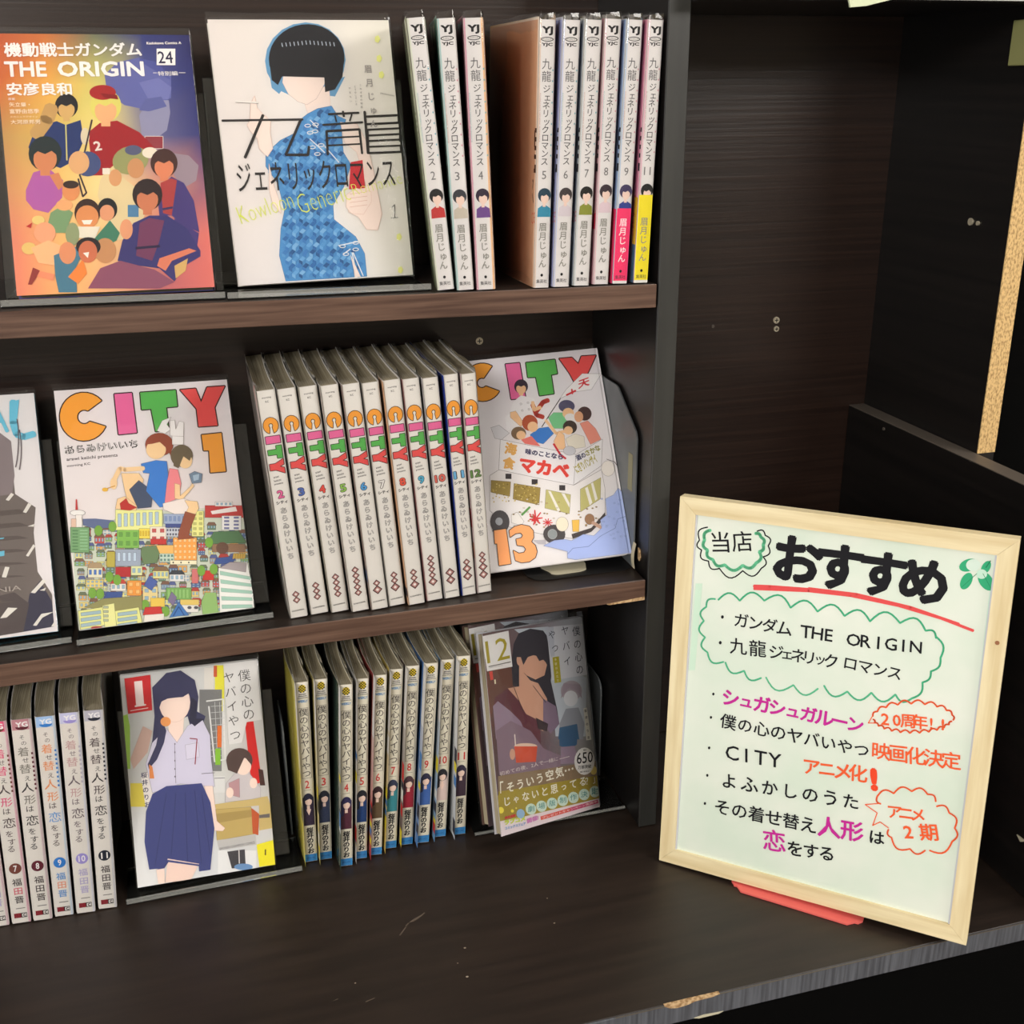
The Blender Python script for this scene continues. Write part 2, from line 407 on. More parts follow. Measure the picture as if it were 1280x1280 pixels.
for x, y, r in ((-.1926, -.1336, .0011), (-.187, -.1034, .0010), (-.1962, -.1178, .0006), (-.1115, -.0967, .0008), (-.108, -.0668, .0006), (-.2746, -.116, .0007)):
    part(MB().prism([(x+r*math.cos(a), y+r*math.sin(a)*.8) for a in (0, 1, 2.2, 3, 4.1, 5.2)], 'z', 0, .0002), 'speck', M['speck'], counter)
random.seed(3)
part(MB().prism([(-.10, .0003), (.1, .0003), (.38, .0003), (.38, -.0003), (.1, -.0002), (-.10, -.0003)], 'y', -.2037, -.2030), 'worn_edge', M['ledge'], counter)
base = tag(empty('base_cabinet', (0, 0, -.85)), 'open base cabinet below the counter board, its shade put in as black', 'cabinet')  # near-black board colour carries the shade of the open recess
part(MB().box(XL-TP, .60, .10, .12, -.85, -.0186), 'back_panel', M['black'], base)
for x in (XL-TP, -.35, .58): part(MB().box(x, x+.018, -.15, .10, -.85, -.0186), 'side_panel', M['black'], base)
part(MB().box(XL, .58, -.15, .10, -.85, -.83), 'bottom_panel', M['black'], base)
part(MB().box(XL, .58, -.15, -.132, -.22, -.0186), 'rail', M['black'], base)

# ------------------------------------------------------------------ corner bay to the right of the upright
W0, TB = .26656, .01713; W1 = W0+TB; W2 = W1+TB
bay = tag(empty('corner_cabinet', (W0, .05, .0)), 'empty dark brown corner bay with bare chipboard edge, right of the bookcase upright', 'cabinet')
part(MB().box(TP, W1, D, D+.006, .001, .6825), 'back_panel', M['wood'], bay)
sp = part(MB().box(W1, W2, -.0266, .16, .001, .6995), 'side_panel', M['darkwall'], bay)
cb = MB().box(W1, W2, -.0276, -.0266, .3357, .6995).obj('chipboard_edge', M['chip'], sp); cb['label'] = 'bare golden chipboard front edge'
lp = part(MB().box(W0, W1-.0004, -.2018, D-.0005, .001, .3350, .0004), 'low_side_panel', M['darkwall'], bay)
o = MB().box(W0, W1-.0004, -.2018, D-.0005, .3350, .3358, .0003).obj('edge_band', M['ledge'], lp); o['label'] = 'greyish top edge of the low panel'
part(MB().box(TP, W1, -.0266, D+.006, .6825, .6995), 'top_panel', M['darkwall'], bay)
part(MB().box(W2, .60, .05, .06, .001, .6995), 'far_back_panel', M['black'], bay)
for c, r in (((.1809, D, .4236), .0031), ((.1816, D, .4154), .0026)): screw(c, 'y', r, bay)
part(disc((.1169, D, .4217), 'y', .0016, .0008, 8), 'screw_hole', M['ledge'], bay)
screw((W1, .0195, .5213), 'x', .0030, bay); screw((W1, .0103, .5210), 'x', .0018, bay)
part(disc((W0, .0823, .3283), 'x', .0016, .0008, 8), 'screw_hole', M['ledge'], bay)
o = part(MB().prism([(-.172, .0515), (-.161, .0505), (-.166, .047)], 'x', W0-.001, W0+.0002), 'chipped_edge', M['cream'], bay)
# pale board resting over the corner bay
tb = tag(empty('pale_board', (.2, -.03, .70)), 'pale whitish board edge with torn light green paper, above the corner bay', 'board')
part(MB().box(.150, .36, -.040, .10, .7000, .716, .0004), 'board', M['palewhite'], tb)
part(MB().box(.150, .36, -.0425, -.0402, .6825, .716, .0004), 'edge_strip', M['palewhite'], tb)
part(MB().prism([(.106, .6900), (.1085, .6845), (.1135, .6815), (.1150, .6770), (.1270, .6780), (.1525, .6835), (.1525, .7000), (.1200, .7010)], 'y', -.0445, -.0427), 'paper_strip', M['palegreen'], tb)
cl = MB().box(W1-.004, W1-.0005, -.0272, -.004, .640, .672, .0006).obj('wall_clip', M['olivetag']); tag(cl, 'small olive translucent plastic clip at the top of the bare chipboard edge', 'clip')

# ------------------------------------------------------------------ books
def make_book(label, T, h, D=.128, cov=(226, 222, 216), left=None, right=None, spine=None, cover=None, film=True, bend=.0014, group=None, wide=.0002, name='comic_book'):
    root = empty(name); tag(root, label, 'comic book', group)
    N = 9; c = T/2; r = min(.0022, T*.2)
    def sx(y): return bend*math.sin(min(1, y/D)*math.pi*1.0)*-1 if bend else 0
    prof = []  # outer outline from left fore edge round the spine to right fore edge
    for i in range(N): y = D-(D-r)*i/(N-1); prof.append((-c+sx(y), y))
    for a in (30, 60): prof.append((-c+r-r*math.cos(R(a)), r-r*math.sin(R(a))))
    prof.append((-c+r, 0)); prof.append((c-r, 0))
    for a in (60, 30): prof.append((c-r+r*math.cos(R(a)), r-r*math.sin(R(a))))
    for i in range(N): y = r+(D-r)*i/(N-1); prof.append((c+sx(y), y))
    th = .0005; inn = []
    for i, (x, y) in enumerate(prof):
        xi = max(-c+th+sx(y), min(c-th+sx(y), x)); inn.append((xi, max(y, th)))
    n = len(prof); vs = []; fs = []; fm = []
    for P in (prof, inn):
        for z in (0, h):
            for x, y in P: vs.append((x, y, z))
    for i in range(n-1):
        fs.append((i, i+1, n+i+1, n+i)); fm.append(1 if i < N-1 else 2 if i >= n-N else 0)
        fs.append((2*n+i+1, 2*n+i, 3*n+i, 3*n+i+1)); fm.append(0)
        fs.append((n+i, n+i+1, 3*n+i+1, 3*n+i)); fm.append(0)
        fs.append((i+1, i, 2*n+i, 2*n+i+1)); fm.append(0)
    for a in (0, n-1): fs.append((a, n+a, 3*n+a, 2*n+a)); fm.append(0)
    mesh_obj('cover', vs, fs, None, root, [cover_mat(cov), cover_mat(left or cov), cover_mat(right or cov)], fm)
    # pages
    pv = []; pf = []; q = [(x, min(max(y, .0012), D-.002)) for x, y in inn]
    for z in (.0008, h-.0012):
        for x, y in q: pv.append((x*.985, y, z))
    for i in range(n): j = (i+1) % n; pf.append((i, j, n+j, n+i))
    for k in range(n//2-1):
        j = n-1-k
        if True:
            pf.append((n+k, n+k+1, n+j-1, n+j)); pf.append((k+1, k, j, j-1))
    mesh_obj('page_block', pv, pf, M['paperpage'], root)
    if film:
        g = wide+(.0002 if wide < .0004 else .0005); H = h+.0045; fv = []; ff = []
        out = [(x+(-g if x < sx(y) else g), y-(g if y < r*1.01 else 0)) for x, y in prof]
        out = [(x, y if 0 < i < n-1 else y+.001) for i, (x, y) in enumerate(out)]
        zs = (.0004, h*.5, h, H)
        for k, z in enumerate(zs):
            for i, (x, y) in enumerate(out):
                w_ = .0006*math.sin(i*1.7+T*900) if k == 3 else 0
                fv.append((x*(1 if k < 3 else .9)+w_, y+abs(w_), z+w_))
        for k in range(3):
            for i in range(n-1): a = k*n+i; ff.append((a, a+1, a+n+1, a+n))
        fl = mesh_obj('plastic_sleeve', fv, ff, M['film'], root, smooth=True)
        # thin rim of the sleeve catching the light
    if spine: spine.build('spine_print', root, .00006, .00024)
    if cover: cover.build('cover_print', root, .00008+wide*0, .0002 if wide < .0004 else .0008, 'cover', D, T)
    return root

def stand_book(root, x, y, z, lean, yaw=0, tilt=0):
    z += .0096*abs(math.sin(R(lean)))+.0003+.128*abs(math.sin(R(tilt)))
    root.matrix_world = Matrix.Translation((x, y, z)) @ Matrix.Rotation(R(yaw), 4, 'Z') @ Matrix.Rotation(R(tilt), 4, 'X') @ Matrix.Rotation(R(lean), 4, 'Y')
def face_book(root, pos, yaw, tilt, roll, T, Dp, ground=None):
    # the book rests on its lower back edge: lift it clear of the stand's base
    rot = Matrix.Rotation(R(yaw), 4, 'Z') @ Matrix.Rotation(R(tilt), 4, 'X') @ Matrix.Rotation(R(roll), 4, 'Y')
    low = min((rot @ Vector((sx_*(Dp/2+.001), y_, 0))).z for sx_ in (-1, 1) for y_ in (-.001, T+.001))
    if ground is not None:
        d = ground-(pos[2]+low); pos = (pos[0], pos[1], pos[2]+max(d, 0))
    root.matrix_world = (Matrix.Translation(pos) @ Matrix.Rotation(R(yaw), 4, 'Z') @ Matrix.Rotation(R(tilt), 4, 'X') @ Matrix.Rotation(R(roll), 4, 'Y')
                         @ Matrix.Rotation(R(90), 4, 'Z') @ Matrix.Translation((T/2, -Dp/2, 0)))
def zt(x): return .48815-.00776*x/.6+.0003
def zm(x): return .2452+.00217*x/.6+.0003

BK = (30, 28, 32); GR = (122, 120, 120); SKIN = (240, 214, 200); WH = (232, 228, 224)

def bust(p, cx, cy, r, hair, skin, body, wide=2.6):
    """generic faceless figure: shoulders, neck, hair and head as flat shapes"""
    p.poly([(cx-r*wide*.5, cy+r*3.1), (cx-r*wide*.46, cy+r*1.7), (cx-r*.5, cy+r*1.25), (cx+r*.5, cy+r*1.25), (cx+r*wide*.46, cy+r*1.7), (cx+r*wide*.5, cy+r*3.1)], body)
    p.rect(cx-r*.28, cy+r*.5, cx+r*.28, cy+r*1.45, skin)
    p.ell(cx, cy-r*.08, r*1.08, r*1.12, hair)
    p.ell(cx, cy+r*.28, r*.72, r*.8, skin)
    p.poly([(cx-r*.9, cy+r*.1), (cx-r*.8, cy-r*.7), (cx, cy-r), (cx+r*.8, cy-r*.7), (cx+r*.9, cy+r*.1), (cx+r*.3, cy-r*.2), (cx-r*.1, cy+r*.02), (cx-r*.5, cy-r*.15)], hair)

# --- row of white spines with grey title, top shelf
LK = '九龍ジェネリックロマンス'
K_data = [  # number, x, y, lean, h, T, left colour, figure hair, clothes, lower band
 (2, -.1626, .0066, -4.8, .1804, .0125, (205, 212, 170), (28, 26, 30), (200, 60, 60), None, 'pale lime'),
 (3, -.1487, .0040, -2.9, .1801, .0125, (110, 176, 170), (60, 62, 70), (205, 195, 180), None, 'teal'),
 (4, -.1335, .0030, -1.9, .1806, .0140, (196, 70, 112), (52, 38, 60), (120, 80, 150), None, 'crimson'),
 (5, -.0923, .0012, 1.4, .1803, .0120, (222, 176, 140), (40, 70, 90), (60, 150, 180), None, 'peach'),
 (6, -.0772, .0010, 2.1, .1803, .0128, (176, 184, 232), (70, 60, 62), (220, 210, 215), None, 'lavender'),
 (7, -.0610, .0024, 2.1, .1808, .0125, (196, 204, 206), (32, 30, 30), (150, 155, 60), None, 'pale grey'),
 (8, -.0448, .0050, 1.8, .1818, .0125, (232, 160, 176), (60, 46, 56), (226, 206, 212), None, 'pink'),
 (9, -.0298, .0045, 2.1, .1815, .0120, (160, 190, 230), (70, 60, 100), (48, 68, 150), (246, 60, 118), 'sky blue'),
 (11, -.0131, .0043, 1.8, .1818, .0118, (238, 150, 178), (26, 24, 26), (40, 36, 40), (242, 226, 44), 'rose')]
def K_spine(n, T, h, hair, body, band, tint):
    Wm, Hm = T*1000-1.2, h*1000; p = Print(Wm, Hm); c = Wm/2
    def Y(v): return Hm-v
    p.rect(0, 0, Wm, Hm, (230, 226, 224)); p.rect(0, 0, .9, Hm, tuple((a+230)//2 for a in tint))
    if n == 4: p.rect(Wm-1.4, 0, Wm, Hm, (240, 196, 150))
    p.put('YJ', (c-4, Y(10)), (8, 0), (0, 5.8), BK, .05)
    p.ell(c, Y(12.4), 4.5, 1.5, BK); p.ell(c, Y(12.4), 3.8, 1.0, WH); p.put('ヤングジャンプ', (c-2.9, Y(13)), (5.8, 0), (0, 1.2), BK, .02)
    p.put('YJC', (c-4, Y(17.2)), (8, 0), (0, 2.6), BK, .04)
    p.vert('九龍', (c, Y(28)), (c, Y(36)), 7.6, (96, 94, 96), .0, squeeze=.95)
    p.vert(LK[2:], (c+.4, Y(44)), (c, Y(92)), 5.8, (72, 70, 72), 0.004)
    p.put('KOWLOON GENERIC ROMANCE', (.9, Y(47)), (0, -32), (.9, 0), (200, 160, 150) if n % 2 else (150, 190, 190), .0)
    for i in range(9): p.ell(Wm-.9, Y(32+7*i), .45, .7, (220, 150, 165) if n in (3, 8, 9, 11) else (110, 180, 190), n=6)
    p.put(str(n), (c-(1.6 if n < 10 else 2.6), Y(104)), (3.2 if n < 10 else 5.2, 0), (0, 5.6), GR, 0)
    q = Print(Wm, Hm); 
    p.map = lambda P: (P[0], Hm-P[1])
    x = c+.6
    p.poly([(x-5, 130), (x-4.6, 124), (x-1.4, 122), (x+1.4, 122), (x+4.6, 124), (x+5, 130)], body)
    p.rect(x-1.1, 119, x+1.1, 123, SKIN); p.ell(x, 115, 4.8, 4.9, hair); p.ell(x+.3, 117.2, 3, 3.6, SKIN)
    p.poly([(x-4.3, 117), (x-4, 112), (x, 110.4), (x+4, 112), (x+4.3, 117), (x+1.5, 114.6), (x-.4, 115.6), (x-2.4, 115)], hair)
    t0 = 128
    if band: t0 = 127 if n == 9 else 118; p.rect(0, t0, Wm, Hm-2.0, band); p.rect(0, Hm-2.0, Wm, Hm, (232, 230, 226))
    tc = (250, 240, 240) if n == 9 else (150, 148, 140)
    p.vert('眉月じゅん', (c, 137), (c+.2, 163), 6.3, tc, .012)
    p.ell(c, Hm-9, 1.0, 1.1, BK, n=10); p.put('集英社', (c-4, 3.3), (8, 0), (0, 2.7), (60, 56, 60), 0)
    return p
def K_cover(n, col_):
    p = Print(128, 182); col_ = tuple(int(v+(255-v)*.3) for v in col_)
    W_ = lambda a, k: tuple(int(a[i]+(k[i]-a[i])*.45) for i in range(3))
    p.grid([[W_(col_, (255, 255, 255)), col_, W_(col_, (235, 225, 210))], [col_, W_(col_, (255, 245, 235)), col_], [col_, W_(col_, (210, 220, 230)), col_]])
    if n == 5:
        p.grid([[(226, 190, 140), (236, 214, 186), (244, 232, 216)], [(214, 164, 124), (236, 200, 172), (242, 216, 194)], [(76, 110, 120), (170, 160, 150), (236, 208, 184)]])  # wash lightened in colour to offset the shadow of the book beside it
        p.ell(50, 150, 26, 24, (140, 70, 42)); p.poly([(22, 150), (24, 110), (34, 70), (40, 110), (62, 100), (70, 130), (76, 152)], (140, 70, 42))
        p.ell(56, 132, 15, 20, (224, 178, 142)); p.poly([(34, 150), (50, 160), (74, 152), (64, 138), (54, 146), (44, 134)], (126, 60, 36))
        p.ell(104, 128, 14, 22, (130, 176, 196)); p.poly([(20, 80), (60, 96), (84, 60), (90, 0), (20, 0)], (70, 104, 112))
        p.ell(74, 70, 16, 20, (226, 180, 110))
    ink_ = (60, 28, 20) if n == 5 else (26, 24, 34)
    # stylised two-character title, right end of it next to the spine
    for y in (107.5, 101.6, 95.7, 89.8): p.rect(96, y, 127.6, y+3.0, ink_)
    p.rect(95, 83, 97.4, 112, ink_); p.rect(100, 80.5, 127.6, 83.2, ink_); p.rect(122.5, 98, 125, 109, ink_); p.rect(124.6, 80.6, 127.6, 86, ink_)
    for y in (108, 100.5, 95, 89.5): p.rect(66, y, 92, y+1.7, ink_)
    p.rect(66, 82, 68, 101, ink_); p.rect(89.6, 82, 92, 101, ink_)
    p.rect(10, 106, 58, 107.6, ink_); p.line([(36, 112), (22, 82)], 2, ink_); p.line([(56, 106), (46, 82), (62, 82), (62, 88)], 2, ink_)
    p.put('ジェネリックロマンス', (14, 58), (110, 0), (0, 20), ink_, -.005)
    p.put('Romance', (88, 40), (42, 6), (-1, 12), (216, 130, 150) if n != 5 else (222, 120, 100), -.01)
    p.vert('眉月じゅん', (112, 150), (114, 118), 5, (120, 116, 120))
    p.put(str(n), (108, 18), (5, 0), (0, 10), ink_)
    if n in (8, 9, 11): p.rect(0, 0, 128, 54, {8: (226, 70, 100), 9: (246, 60, 118), 11: (90, 120, 150)}[n]) if n != 8 else p.poly([(100, 40), (128, 52), (128, 40)], (230, 50, 90))
    if n == 11: p.rect(0, 28, 128, 62, (240, 190, 50)); p.vert('どうぞはい！', (120, 60), (120, 30), 7, (214, 60, 40), .04)
    return p
desc = {2: 'black-haired figure in red', 3: 'grey-haired figure in beige', 4: 'dark-haired figure in purple', 5: 'figure in a teal collar',
        6: 'brown-haired figure in white', 7: 'black-haired figure in olive', 8: 'figure in pale pink', 9: 'wrapped in a magenta paper band', 11: 'wrapped in a yellow paper band'}
for n, x, y, lean, h, T, lc, hair, body, band, cname in K_data:
    b = make_book(f'white-spined comic numbered {n} with grey title, {desc[n]}, top shelf', T, h, left=lc, right=(240, 176, 124) if n == 4 else lc,
                  spine=K_spine(n, T, h, hair, body, band, lc), cover=K_cover(n, lc), group='white-spined comics on the top shelf')
    stand_book(b, x, y, zt(x), lean, yaw=-10 if n < 5 else 0)

# --- block letters of the coloured four-letter title, unit square, y up
CO = (238, 164, 60); CI = (226, 108, 160); CT = (92, 180, 86); CY = (226, 86, 84); OUT = (52, 34, 36)
def arcpts(cx, cy, r, a0, a1, n=14): return [(cx+r*math.cos(R(a0+(a1-a0)*i/n)), cy+r*math.sin(R(a0+(a1-a0)*i/n))) for i in range(n+1)]
L_C = arcpts(.5, .5, .5, 18, 342)+arcpts(.5, .5, .15, 320, 40, 8)
L_I = [(.15, 0), (.85, 0), (.85, 1), (.15, 1)]
L_T = [(.3, 0), (.7, 0), (.7, .62), (1, .62), (1, 1), (0, 1), (0, .62), (.3, .62)]
L_Y = [(.28, 0), (.72, 0), (.72, .4), (1, 1), (.62, 1), (.5, .68), (.38, 1), (0, 1), (.28, .4)]
def C_spine(n, T, h, numcol, diam):
    Wm, Hm = T*1000-1.2, h*1000; p = Print(Wm, Hm, lambda P: (P[0], Hm-P[1])); c = Wm/2
    p.rect(0, 0, Wm, Hm, (228, 224, 218))
    p.text('morning', (c-3.3, 6.4), (c+3.3, 6.2), 1.5, (70, 66, 66), .02); p.text('KC', (c-1.2, 9.2), (c+1.2, 9.1), 1.5, (70, 66, 66), .02)
    # word turned a quarter clockwise: letter-x runs down the spine, letter-y runs to the right
    def let(L, y0, y1, x0, x1, colr): p.poly([(x0+v*(x1-x0), y0+u*(y1-y0)) for u, v in L], colr, o=OUT, w=1.0)
    a, b = c-5.2, c+5.4
    if b > Wm-.3: a, b = .5, Wm-.4
    let(L_C, 20.5, 32.5, a, b, CO); let([(0, 0), (1, 0), (1, 1), (0, 1)], 34.5, 40, a+.2, b-.1, CI)
    let(L_T, 42, 51.5, a+.5, b, CT); let(L_Y, 52.5, 63.5, a+.3, b, CY)
    for i, t in enumerate(('arawi', 'keiichi', 'presents')): p.text(t, (c-3.4, 66.7+i*2.8), (c+.5+i*1.2, 66.3+i*2.8), 1.6, (80, 76, 76), .02)
    wd = 5.4 if n < 10 else 9
    p.text(str(n), (c-wd/2, 83.2), (c+wd/2, 82.8), 7, OUT, .085); p.text(str(n), (c-wd/2+.35, 82.8), (c+wd/2-.35, 82.4), 6.2, numcol, .035)
    p.text('シティ', (c-4.2, 87.5), (c+4.2, 87), 2.6, (40, 36, 36), .04)
    p.vert('あらゐけいいち', (c+.3, 92.5), (c+.5, 129.5), 5.4, (70, 66, 66), .03); p.vert('あらゐけいいち', (c+.3, 92.5), (c+.5, 129.5), 5.4, (226, 222, 218), -.012)
    y = 169.5
    for k in diam[::-1]:
        s_ = 3.9 if k else 3.0; y -= s_
        p.poly([(c-s_, y), (c, y-s_), (c+s_, y), (c, y+s_)], (78, 40, 40)); p.poly([(c-s_*.72, y), (c, y-s_*.72), (c+s_*.72, y), (c, y+s_*.72)], (186, 136, 130))
        p.ell(c, y, s_*.3, s_*.3, (236, 228, 224), n=10); y -= s_*.62
        if k: y -= .3
    p.text('KODANSHA', (c-4.6, 176), (c+4.6, 175.6), 1.1, (60, 56, 56), .02)
    return p
def C_cover(n, lc):
    p = Print(128, 182); p.grid([[lc, lc], [lc, lc]]); rnd = random.Random(n)
    for L, x0, x1, cc in ((L_C, 6, 40, CO), (L_I, 46, 62, CI), (L_T, 68, 94, CT), (L_Y, 96, 124, CY)):
        p.poly([(x0+u*(x1-x0), 142+v*34) for u, v in L], cc, o=OUT, w=1)
    for i in range(16):
        x = rnd.uniform(0, 112); y = rnd.uniform(4, 60); cc = rnd.choice([(200, 70, 70), (96, 150, 90), (230, 190, 90), (110, 130, 170), (60, 60, 70), (200, 150, 130)])
        p.rect(x, y, x+rnd.uniform(8, 20), y+rnd.uniform(6, 16), cc, o=OUT, w=.5)
    return p
C_data = [(2, -.2846, .0129, -3.4, .1811, .0138, CI, (0, 0), (222, 214, 206), 'pink'), (3, -.2685, .0148, -3.8, .1808, .0140, (84, 110, 180), (0,)*3, (224, 218, 214), 'dark blue'),
 (4, -.2526, .0136, -4.0, .1815, .0138, (220, 80, 70), (0,)*4, (226, 220, 204), 'red'), (5, -.2372, .0100, -4.1, .1820, .0136, (140, 186, 84), (0,)*5, (214, 206, 196), 'green'),
 (6, -.2222, .0090, -4.0, .1820, .0134, (84, 160, 214), (0, 1), (190, 170, 160), 'light blue'), (7, -.2078, .0115, -3.9, .1812, .0132, (226, 222, 218), (0, 0, 1), (200, 196, 190), 'white'),
 (8, -.1927, .0090, -3.8, .1825, .0134, (224, 88, 66), (0, 0, 1), (236, 190, 150), 'orange-red'), (9, -.1774, .0120, -4.0, .1816, .0132, (80, 170, 200), (0, 0, 0, 0, 1), (212, 150, 150), 'turquoise'),
 (10, -.1630, .0124, -3.9, .1810, .0126, (222, 110, 96), (1, 1), (200, 196, 196), 'coral'), (11, -.1489, .0135, -3.3, .1820, .0118, (112, 180, 220), (0, 1, 1), (36, 66, 170), 'sky blue'),
 (12, -.1356, .0148, -3.1, .1812, .0120, (104, 140, 76), (0, 0, 1, 1), (222, 200, 200), 'olive green')]
for n, x, y, lean, h, T, nc, dm, lc, cname in C_data:
    b = make_book(f'white-spined comic with rainbow block-letter title and {cname} number {n}', T, h, D=.1265, left=lc,
                  spine=C_spine(n, T, h, nc, dm), cover=C_cover(n, lc), group='rainbow-titled comics on the middle shelf')
    stand_book(b, x, y, zm(x), lean)

# --- left row on the counter: pale spines with numbers in round badges
Y_data = [(6, -.5387, .0259, 2.8, .1840, .0142, (226, 150, 170), (220, 90, 120), (110, 60, 80), 'pink'), (7, -.5225, .0252, 2.9, .1840, .0146, (226, 96, 136), (222, 80, 130), (122, 66, 54), 'brown'),
 (8, -.5063, .0240, 3.3, .1838, .0146, (196, 140, 150), (128, 124, 116), (100, 24, 44), 'maroon'), (9, -.4901, .0243, 3.5, .1832, .0144, (170, 200, 236), (226, 150, 100), (52, 130, 206), 'blue'),
 (10, -.4733, .0230, 3.7, .1842, .0146, (204, 204, 232), (196, 160, 160), (162, 150, 214), 'lilac'), (11, -.4565, .0235, 3.9, .1831, .0146, (190, 188, 200), (84, 70, 72), (28, 34, 52), 'black')]
def Y_spine(n, T, h, tint, tcol, badge):
    Wm, Hm = T*1000-1.0, h*1000; p = Print(Wm, Hm, lambda P: (P[0], Hm-P[1])); c = Wm/2-.3
    p.grid([[(224, 218, 212)]*3, [(226, 222, 216)]*3]); p.rect(0, 0, Wm, 9, tint)
    p.rect(Wm-1.6, 0, Wm, Hm, tuple(int((a+225*2)/3) for a in tint))
    p.ell(c+.4, 6.4, 4.6, 2.8, badge, 0, 180); p.text('YG', (c-3.8, 6.8), (c+4.8, 6.6), 4.6, (240, 238, 238), .04)
    k = (60, 56, 58) if n in (8, 11) else ((110, 96, 104) if n == 10 else (90, 76, 78)); b = (110, 160, 216) if n == 9 else k
    col2 = tcol
    seq = [('そ', 15.5, 4.4, k), ('の', 20.5, 4.4, k), ('着', 28, 8.6, col2), ('せ', 35.5, 5.2, k), ('替', 43, 8.8, col2), ('え', 51.5, 5.2, k), ('人', 59.5, 9.6, k if n != 9 else col2),
           ('形', 70.5, 8.8, col2), ('は', 78.8, 6.4, k), ('恋', 89.5, 10, b), ('を', 99.5, 6.4, k), ('す', 107, 6.6, k), ('る', 113.5, 6.6, k)]
    for i, (ch, yy, sz, cc) in enumerate(seq): p.vert(ch, (c+(.5 if i % 2 else -.4), yy), (c+(.5 if i % 2 else -.4), yy+.01), sz, cc, .004 if sz > 6 else .0)
    for i in range(9): p.rect(Wm-2.2, 29+3.9*i, Wm-.9, 30.8+3.9*i, badge if n != 10 else (190, 184, 200))
    p.ell(c+.6, 132, 4.6, 5.0, badge); wd = 2.6 if n < 10 else 5.2
    p.text(str(n), (c+.6-wd/2, 134.9), (c+.6+wd/2, 134.9), 5.8, (238, 234, 234), .02)
    ac = (70, 60, 62) if n in (8, 11, 7) else ((90, 150, 210) if n == 9 else (180, 172, 210))
    p.vert('福田晋一', (c+.6, 145), (c+.8, 170), 7.4, ac, .008, colors=[ac, (210, 90, 110) if n == 7 else ((226, 150, 120) if n in (9,) else ac), ac, (120, 116, 116)])
    p.rect(c-4.6, 174.5, c+.6, 179, (140, 24, 40)); p.rect(c+.6, 174.5, c+5.0, 179, BK); p.rect(c+1.3, 175.2, c+4.6, 178.3, WH); p.text('C', (c+2, 178.2), (c+4.2, 178.2), 2.7, BK, .05)
    return p
for n, x, y, lean, h, T, tint, tcol, badge, cname in Y_data:
    b = make_book(f'pale-spined comic with spidery vertical title and {cname} round badge numbered {n}' if n > 6 else 'pale-spined comic cut off by the left edge, leftmost of the counter row',
                  T, h, D=.114, cov=(226, 222, 216), left=tint, spine=Y_spine(n, T, h, tint, tcol, badge), bend=.004, group='pale-spined comics at the left end of the counter')
    stand_book(b, x, y, .0003, lean)

# --- middle row on the counter: checkered emblem, blue foot
B_data = [(2, -.2895, .0366, 1.4, .1749, .0112, (226, 214, 90), (40, 38, 66), (58, 44, 70), 'purple'), (3, -.2771, .0357, 2.4, .1756, .0112, (216, 200, 120), (46, 50, 62), (60, 70, 100), 'slate blue'),
 (4, -.2613, .0214, 3.3, .1753, .0112, (28, 60, 48), (50, 44, 90), (92, 42, 62), 'maroon'), (5, -.2474, .0276, 3.5, .1751, .0106, (214, 212, 210), (40, 40, 50), (34, 70, 130), 'navy'),
 (6, -.2345, .0288, 4.2, .1754, .0110, (190, 60, 60), (60, 34, 42), (110, 88, 62), 'brown'), (7, -.2207, .0342, 4.4, .1758, .0114, (226, 200, 100), (60, 66, 92), (64, 150, 160), 'teal'),
 (8, -.2062, .0352, 4.2, .1762, .0118, (70, 40, 46), (88, 62, 72), (170, 40, 62), 'crimson'), (9, -.1919, .0338, 4.6, .1770, .0120, (90, 140, 200), (54, 52, 80), (70, 110, 180), 'blue'),
 (10, -.1757, .0378, 4.2, .1760, .0120, (120, 170, 214), (44, 42, 50), (226, 206, 200), 'white'), (11, -.1578, .0364, 2.8, .1780, .0118, (206, 210, 214), (56, 46, 72), (70, 50, 66), 'dark plum')]
